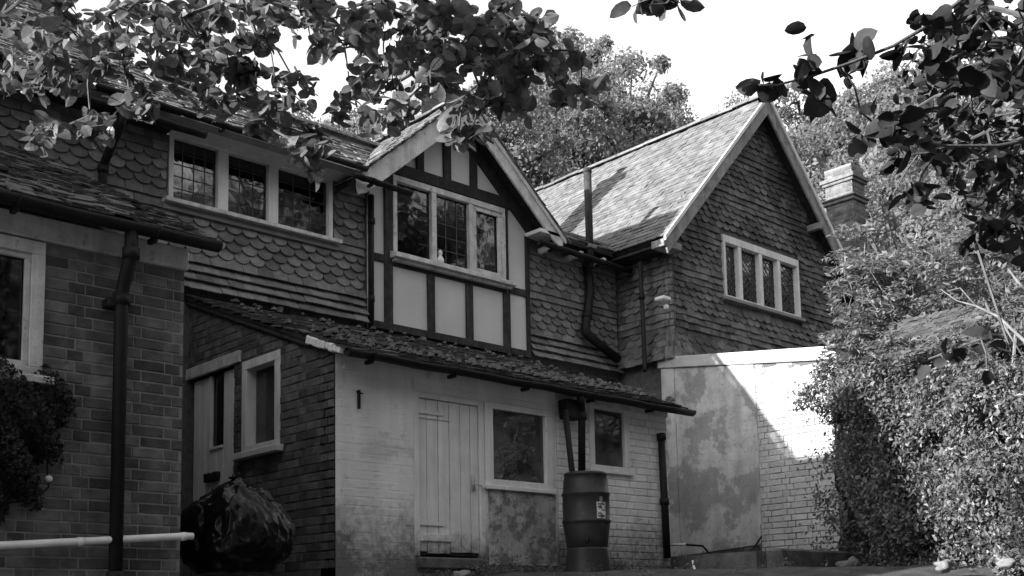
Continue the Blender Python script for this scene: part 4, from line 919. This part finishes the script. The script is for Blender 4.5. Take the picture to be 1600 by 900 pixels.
# --- clipped hedge at the right
HG = thing('privet_hedge', 'dense small-leaved hedge right of the annex, sunlit on top and dark at its foot', 'hedge', (10.6, 5.2, .2))
r = np.random.default_rng(3); PA, PB = np.array([11.12, 7.12]), np.array([8.4, 2.5]); nrm = np.array([-.78, .62]); nrm = nrm / np.linalg.norm(nrm)
if nrm @ (-(PA + PB) / 2) < 0: nrm = -nrm
def hedge_pt(k, h):
    """k 0..1 along, h 0..2: 0-1 face bottom to top, 1-2 over the top"""
    base = PA + (PB - PA) * k[:, None]; top = 2.80 - 1.38 * k + .10 * np.sin(k * 13) + .1 * np.sin(k * 29 + 1)
    top = np.where(k < .07, 2.55 + (top - 2.55) * (k / .07), top); bot = .55 - .75 * k
    ang = np.clip(h - .8, 0, 1.2) / 1.2; zz = np.where(h < .8, bot + (top - .45 - bot) * h / .8, top - .45 + .45 * np.sin(np.minimum(ang * 2.4, math.pi / 2)))
    inn = np.where(h < .8, 0, (1 - np.cos(np.minimum(ang * 2.4, math.pi / 2))) * .45 + np.maximum(0, ang - .65) * 3.2)
    bul = .16 * np.sin(k * 17 + zz * 2.2) + .10 * np.sin(k * 41 + zz * 4.1) + .06 * np.sin(zz * 9 + k * 60)
    inn = inn + .08 * np.maximum(0, .22 - k) ** 1.0 / .22 * (k < .22) * 1.0 + .18 * np.cos(np.clip(h, 0, .8) / .8 * math.pi * .9) ** 2 * (h < .8)
    xy = base - nrm * (inn - bul)[:, None] * 1.0; P = np.concatenate([xy, zz[:, None]], 1)
    N = np.concatenate([np.tile(nrm, (len(k), 1)) * np.clip(1.1 - np.maximum(0, h - .8), 0, 1)[:, None], np.clip((h - .7) * 1.6, .25, 1.5)[:, None]], 1); return P, N
n = 84000; k = r.uniform(0, 1, n) ** .8; h = r.uniform(0, 2, n); P, N = hedge_pt(k, h)
c1 = nz(P, 2.6, 3) + .6 * nz(P, 6.5, 9); P[:, :2] += nrm * (np.clip(c1, -.6, .5) * .22)[:, None]; P[:, 2] += np.clip(c1, -.5, .5) * .08
kp = r.uniform(0, 1, n) < np.clip(.95 + c1 * 1.5, .12, 1); P, N, k, h = P[kp], N[kp], k[kp], h[kp]; n = len(P)
P = P + 0; P = P + r.normal(0, .05, (n, 3)) - np.concatenate([np.tile(nrm, (n, 1)), np.zeros((n, 1))], 1) * r.exponential(.07, n)[:, None]
V, F = leafcloud(P, N, .056, .55, .75, 5); cloud_obj('foliage', HG, V, F, M_HEDGE)
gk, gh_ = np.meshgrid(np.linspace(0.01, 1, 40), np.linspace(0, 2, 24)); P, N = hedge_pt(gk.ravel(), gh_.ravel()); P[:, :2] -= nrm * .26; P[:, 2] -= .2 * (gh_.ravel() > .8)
F = np.array([(j * 40 + i, j * 40 + i + 1, (j + 1) * 40 + i + 1, (j + 1) * 40 + i) for j in range(23) for i in range(39)]); cloud_obj('dark_core', HG, P, F, M_TIMBER, None)  # solid near-black core stands in for the shade inside the hedge
# --- low bush against the brick wing
BU = thing('garden_bush', 'dark small-leaved bush growing against the brick wing below its window', 'bush', (2.2, 6.5, -.3))
c = at(22, 655, 7.1); n = 9000; d = r.normal(0, 1, (n, 3)); d /= np.linalg.norm(d, axis=1)[:, None]
P = np.array(c) + d * (np.array([.30, .26, .33]) * (r.uniform(.55, 1.05, n) ** .5)[:, None]) * (1 + .25 * np.sin(d[:, :1] * 7 + d[:, 2:] * 5)); c2 = at(0, 730, 7.0); P2 = np.array(c2) + d * (np.array([.24, .24, .30]) * (r.uniform(.5, 1.05, n) ** .5)[:, None]) * (1 + .3 * np.sin(d[:, :1] * 6 + d[:, 2:] * 4))
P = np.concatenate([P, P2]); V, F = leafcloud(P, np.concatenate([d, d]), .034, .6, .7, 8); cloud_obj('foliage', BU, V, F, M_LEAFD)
MB().tube([(c.x, c.y, -.6), (c.x + .03, c.y, .4), (c.x, c.y, c.z)], [.025, .02, .01], 8).tube([(c.x - .1, c.y, -.6), (c.x - .12, c.y, .6), (c.x - .15, c.y, c.z)], [.02, .015, .01], 8).build('stem', M_BARK, BU, smooth=True)
# --- climbing shrub with feathery leaves and pale stems
def feathery(nd, root, nm, label, cat, m, seed, ln=.22, lf=.06, loc=None, pairs=4, group=None):
    T_ = thing(nm, label, cat, tuple(loc or root), group); rr = np.random.default_rng(seed); g_ = grow(root, nd, .016, .1); o = g_.build('stems', M_PALEB, T_); o['kind'] = 'stuff'
    P = []; N = []; Sx = MB()
    for p in nd:
        for q in range(5):
            d = rvec(); d.z = abs(d.z) * .3 - .1; d.normalize(); l = ln * random.uniform(.6, 1.2); s_ = d.cross(Vector((0, 0, 1))).normalized()
            for i in range(pairs):
                t = (i + 1) / pairs; c = p + d * l * t + Vector((0, 0, -.25 * l * t * t))
                for sg in (-1, 1): P.append(tuple(c + s_ * sg * lf * .6)); N.append((s_.x * .2, s_.y * .2, 1))
    P = np.array(P); V, F = leafcloud(P, np.array(N), lf * 1.5, .42, .45, seed); cloud_obj('foliage', T_, V, F, m); return T_
nd = cl_nodes(1355, 460, 45, 60, 12.2, .5, 44) + cl_nodes(1332, 532, 38, 20, 12.3, .3, 18) + cl_nodes(1400, 420, 60, 45, 12.3, .5, 34) + cl_nodes(1430, 470, 60, 20, 12, .5, 12) + cl_nodes(1335, 385, 30, 45, 12.4, .3, 14)
feathery(nd, at(1390, 620, 12.2), 'climbing_shrub', 'feathery sunlit climbing shrub spilling over the annex corner beside the gabled house', 'shrub', M_SHRUB, 21)
nd = cl_nodes(1500, 395, 90, 45, 11.5, .8, 46) + cl_nodes(1580, 460, 50, 40, 11, .6, 18) + cl_nodes(1450, 545, 110, 18, 11.5, .4, 22) + cl_nodes(1560, 520, 60, 20, 11, .4, 12)
feathery(nd, at(1580, 640, 10.5), 'garden_shrub', 'feathery shrub with pale arching stems above the tiled shed roof', 'shrub', M_SHRUB, 22)
bp = MB().tube([at(1660, 600, 8.0), at(1600, 532, 8.2), at(1560, 495, 8.4), at(1525, 478, 8.6), at(1495, 470, 8.7), at(1470, 452, 8.8)], [.018, .014, .010, .007, .005, .003], 8).tube([at(1525, 478, 8.6), at(1500, 450, 8.7), at(1480, 455, 8.7)], [.008, .006, .003], 6).tube([at(1560, 495, 8.4), at(1600, 560, 8.3)], [.01, .004], 6).tube([at(1620, 470, 8.3), at(1590, 440, 8.4), at(1575, 420, 8.5)], [.014, .01, .006], 6)
tag(bp.build('bare_branch', M_PALEB, None, smooth=True), 'pale bare branch arching into the picture above the hedge at right', 'branch')

# --- woodland trees
def crown_mesh(seed, n=9000, leaf=.16, blobs=60, R0=(1, 1, 1.25)):
    """unit-ish crown about 5 m across, centred on the origin"""
    rr = np.random.default_rng(seed); C_ = []; 
    for i in range(blobs):
        d = rr.normal(0, 1, 3); d /= np.linalg.norm(d); C_.append((d * rr.uniform(.25, .98) * 2.1 * np.array(R0), rr.uniform(.25, .75)))
    P = []; N = []
    for i in range(n):
        c, q = C_[rr.integers(blobs)]; d = rr.normal(0, 1, 3); d /= np.linalg.norm(d); d[2] = abs(d[2]) * .9 if rr.random() < .6 else d[2]
        P.append(c + d * q * rr.uniform(.5, 1.25)); N.append(d)
    P = np.array(P); N = np.array(N); V, F = leafcloud(P, N, leaf, .6, .6, seed); return V, F, C_
CR = [];
for i in range(4):
    V, F, C_ = crown_mesh(40 + i, n=15000); me = npmesh('crown', V, F, M_TREE); sk_ = MB()
    for c, q in C_: sk_.tube([(0, 0, -2.2), tuple(c * .5 + np.array([0, 0, -.3])), tuple(c)], [.11, .06, .02], 5, caps=False)
    sk_.tube([(0, 0, -9), (0, 0, -2.2), (.1, 0, 1.2)], [.28, .2, .05], 8)
    CR.append((me, sk_.mesh('trunk', M_BARK)))
def tree(p, s, k, label, group='trees on the wooded hill behind the house', rot=None, nm='woodland_tree'):
    t = thing(nm, label, 'tree', tuple(p), group); o = bpy.data.objects.new('crown', CR[k][0]); link(o, t); o2 = bpy.data.objects.new('trunk', CR[k][1]); link(o2, t)
    t.scale = (s, s, s); t.rotation_euler.z = random.uniform(0, 6.3) if rot is None else rot; return t
TL = [
 (975, 215, 48, 1.45, 'broad woodland tree right behind the ridge of the sunlit roof'), (870, 240, 44, 1.35, 'woodland tree between the timbered gable and the sunlit roof'),
 (1060, 228, 52, 1.2, 'smaller woodland tree nearest the peak of the gabled house, on its left'), (830, 130, 56, 1.5, 'tall pale woodland tree behind the apple leaves at top centre'), (915, 150, 62, 1.25, 'airy woodland tree whose top stands clear against the sky'),
 (790, 240, 38, 1.0, 'woodland tree just right of the timbered gable roof'), (1130, 250, 60, 1.2, 'woodland tree showing just left of the gabled house peak'),
 (555, 250, 46, .9, 'woodland tree seen in the dip left of the timbered gable'), (470, 245, 50, .9, 'woodland tree barely showing over the low ridge above the left window'),
 (1275, 245, 62, 1.6, 'pale woodland tree just right of the gabled house peak'), (1350, 225, 66, 1.7, 'hazy woodland tree above the right-hand chimney'), (1450, 200, 64, 1.8, 'hazy woodland tree behind the hazel leaves'), (1560, 190, 62, 1.8, 'woodland tree at the far right behind the hazel'),
 (1300, 320, 50, 1.4, 'woodland tree directly behind the right-hand chimney'), (1400, 330, 40, 1.5, 'shaded woodland tree right of the right-hand chimney'), (1500, 340, 34, 1.4, 'woodland tree above the tiled shed roof'), (1590, 360, 30, 1.3, 'woodland tree at the right edge above the hedge'),
 (1420, 440, 26, 1.0, 'low dark tree just over the tiled shed roof, on its left'), (1540, 450, 24, 1.0, 'low dark tree over the right end of the tiled shed roof')]
for i, (u, v, d, s, lab) in enumerate(TL): tree(at(u, v, d), s, i % 4, lab)
# unseen apple crown overhead, added to cut the skylight on the house front, and the trees of the garden behind the viewer (their reflections fill the panes)
rr_ = np.random.default_rng(77); cc = []
for i in range(620):
    p = np.array([rr_.uniform(-4, 6.5), rr_.uniform(-2, 6.3), rr_.uniform(3.1, 7)])
    u, v, d = proj(p)
    if d > .3 and -160 < u < 1760 and v > -190: continue
    if not (p[0] < 2.5 and p[1] > 2.8) and ((p[0] - 1.5) / 5.5) ** 2 + ((p[1] - 2.2) / 4.6) ** 2 + ((p[2] - 4.4) / 3) ** 2 < 1: cc.append(p)
cc = np.array(cc); P = np.repeat(cc, 42, 0) + rr_.normal(0, .2, (len(cc) * 42, 3)); N = np.tile([0, 0, 1.], (len(P), 1)); V, F = leafcloud(P, N, .1, .6, .8, 9)
cloud_obj('shade_foliage', AT, V, F, M_LEAF)
for i, (x, y, z, s_, lab) in enumerate(((1, -8, 5.5, 2.2, 'first'), (8, -8, 5.5, 2.3, ''), (15, -6, 5, 2.2, ''), (-7, -7, 5, 2.2, ''), (21, -2, 5, 2.0, ''), (4, -15, 10, 3, ''), (13, -14, 10, 3, ''), (-9, -1, 4.5, 1.6, ''))):
    t = tree((x, y, z), s_, i % 4, ('garden tree standing behind the viewer straight opposite the house', 'garden tree behind the viewer opposite the outhouse', 'garden tree behind the viewer opposite the annex', 'garden tree far to the left behind the viewer', 'garden tree far to the right beyond the hedge', 'tall garden tree farthest behind the viewer, left one', 'tall garden tree farthest behind the viewer, right one', 'smaller garden tree left of the brick wing')[i], 'trees behind the viewer', nm='garden_tree')

for (x, y, z, s_, k, lab) in ((17, -8, 8, 2.8, 0, 'spreading garden tree behind the viewer, reflected in the bay window'), (23, -9, 9, 2.9, 1, 'big garden tree behind the viewer, reflected in the gable window'), (27, -1, 7, 2.5, 2, 'garden tree behind the viewer at the far right end')):
    tree((x, y, z), s_, k, lab, 'trees behind the viewer', nm='garden_tree')
# weeds, grass and fallen leaves along the foot of the walls and on the bank
P = []
for i in range(260):
    if i < 130: x, y = random.uniform(5.3, 9.6), 7.8 - abs(random.gauss(0, .12))
    elif i < 190: x, y = 11.7 - abs(random.gauss(0, .1)), random.uniform(6.8, 9.5)
    else:
        q = at(random.uniform(480, 1500), 905, random.uniform(8.5, 12)); x, y = q.x, q.y
    zb_ = max(gh(x, y), .64 if (9.6 < x < 13.6 and 6.75 < y < 9.7) else -9)
    for j in range(random.randint(6, 22)): P.append((x + random.gauss(0, .04), y + random.gauss(0, .04), zb_ + abs(random.gauss(0, .035)) * (1.6 if i < 190 else 1)))
P = np.array(P); V, F = leafcloud(P, np.tile([0, -.3, 1.], (len(P), 1)), .04, .4, .7, 31)
wd = bpy.data.objects.new('weeds', npmesh('weeds', V, F, M_HEDGE)); COL.objects.link(wd); tag(wd, 'low weeds and fallen leaves along the foot of the walls', 'weeds', kind='stuff')
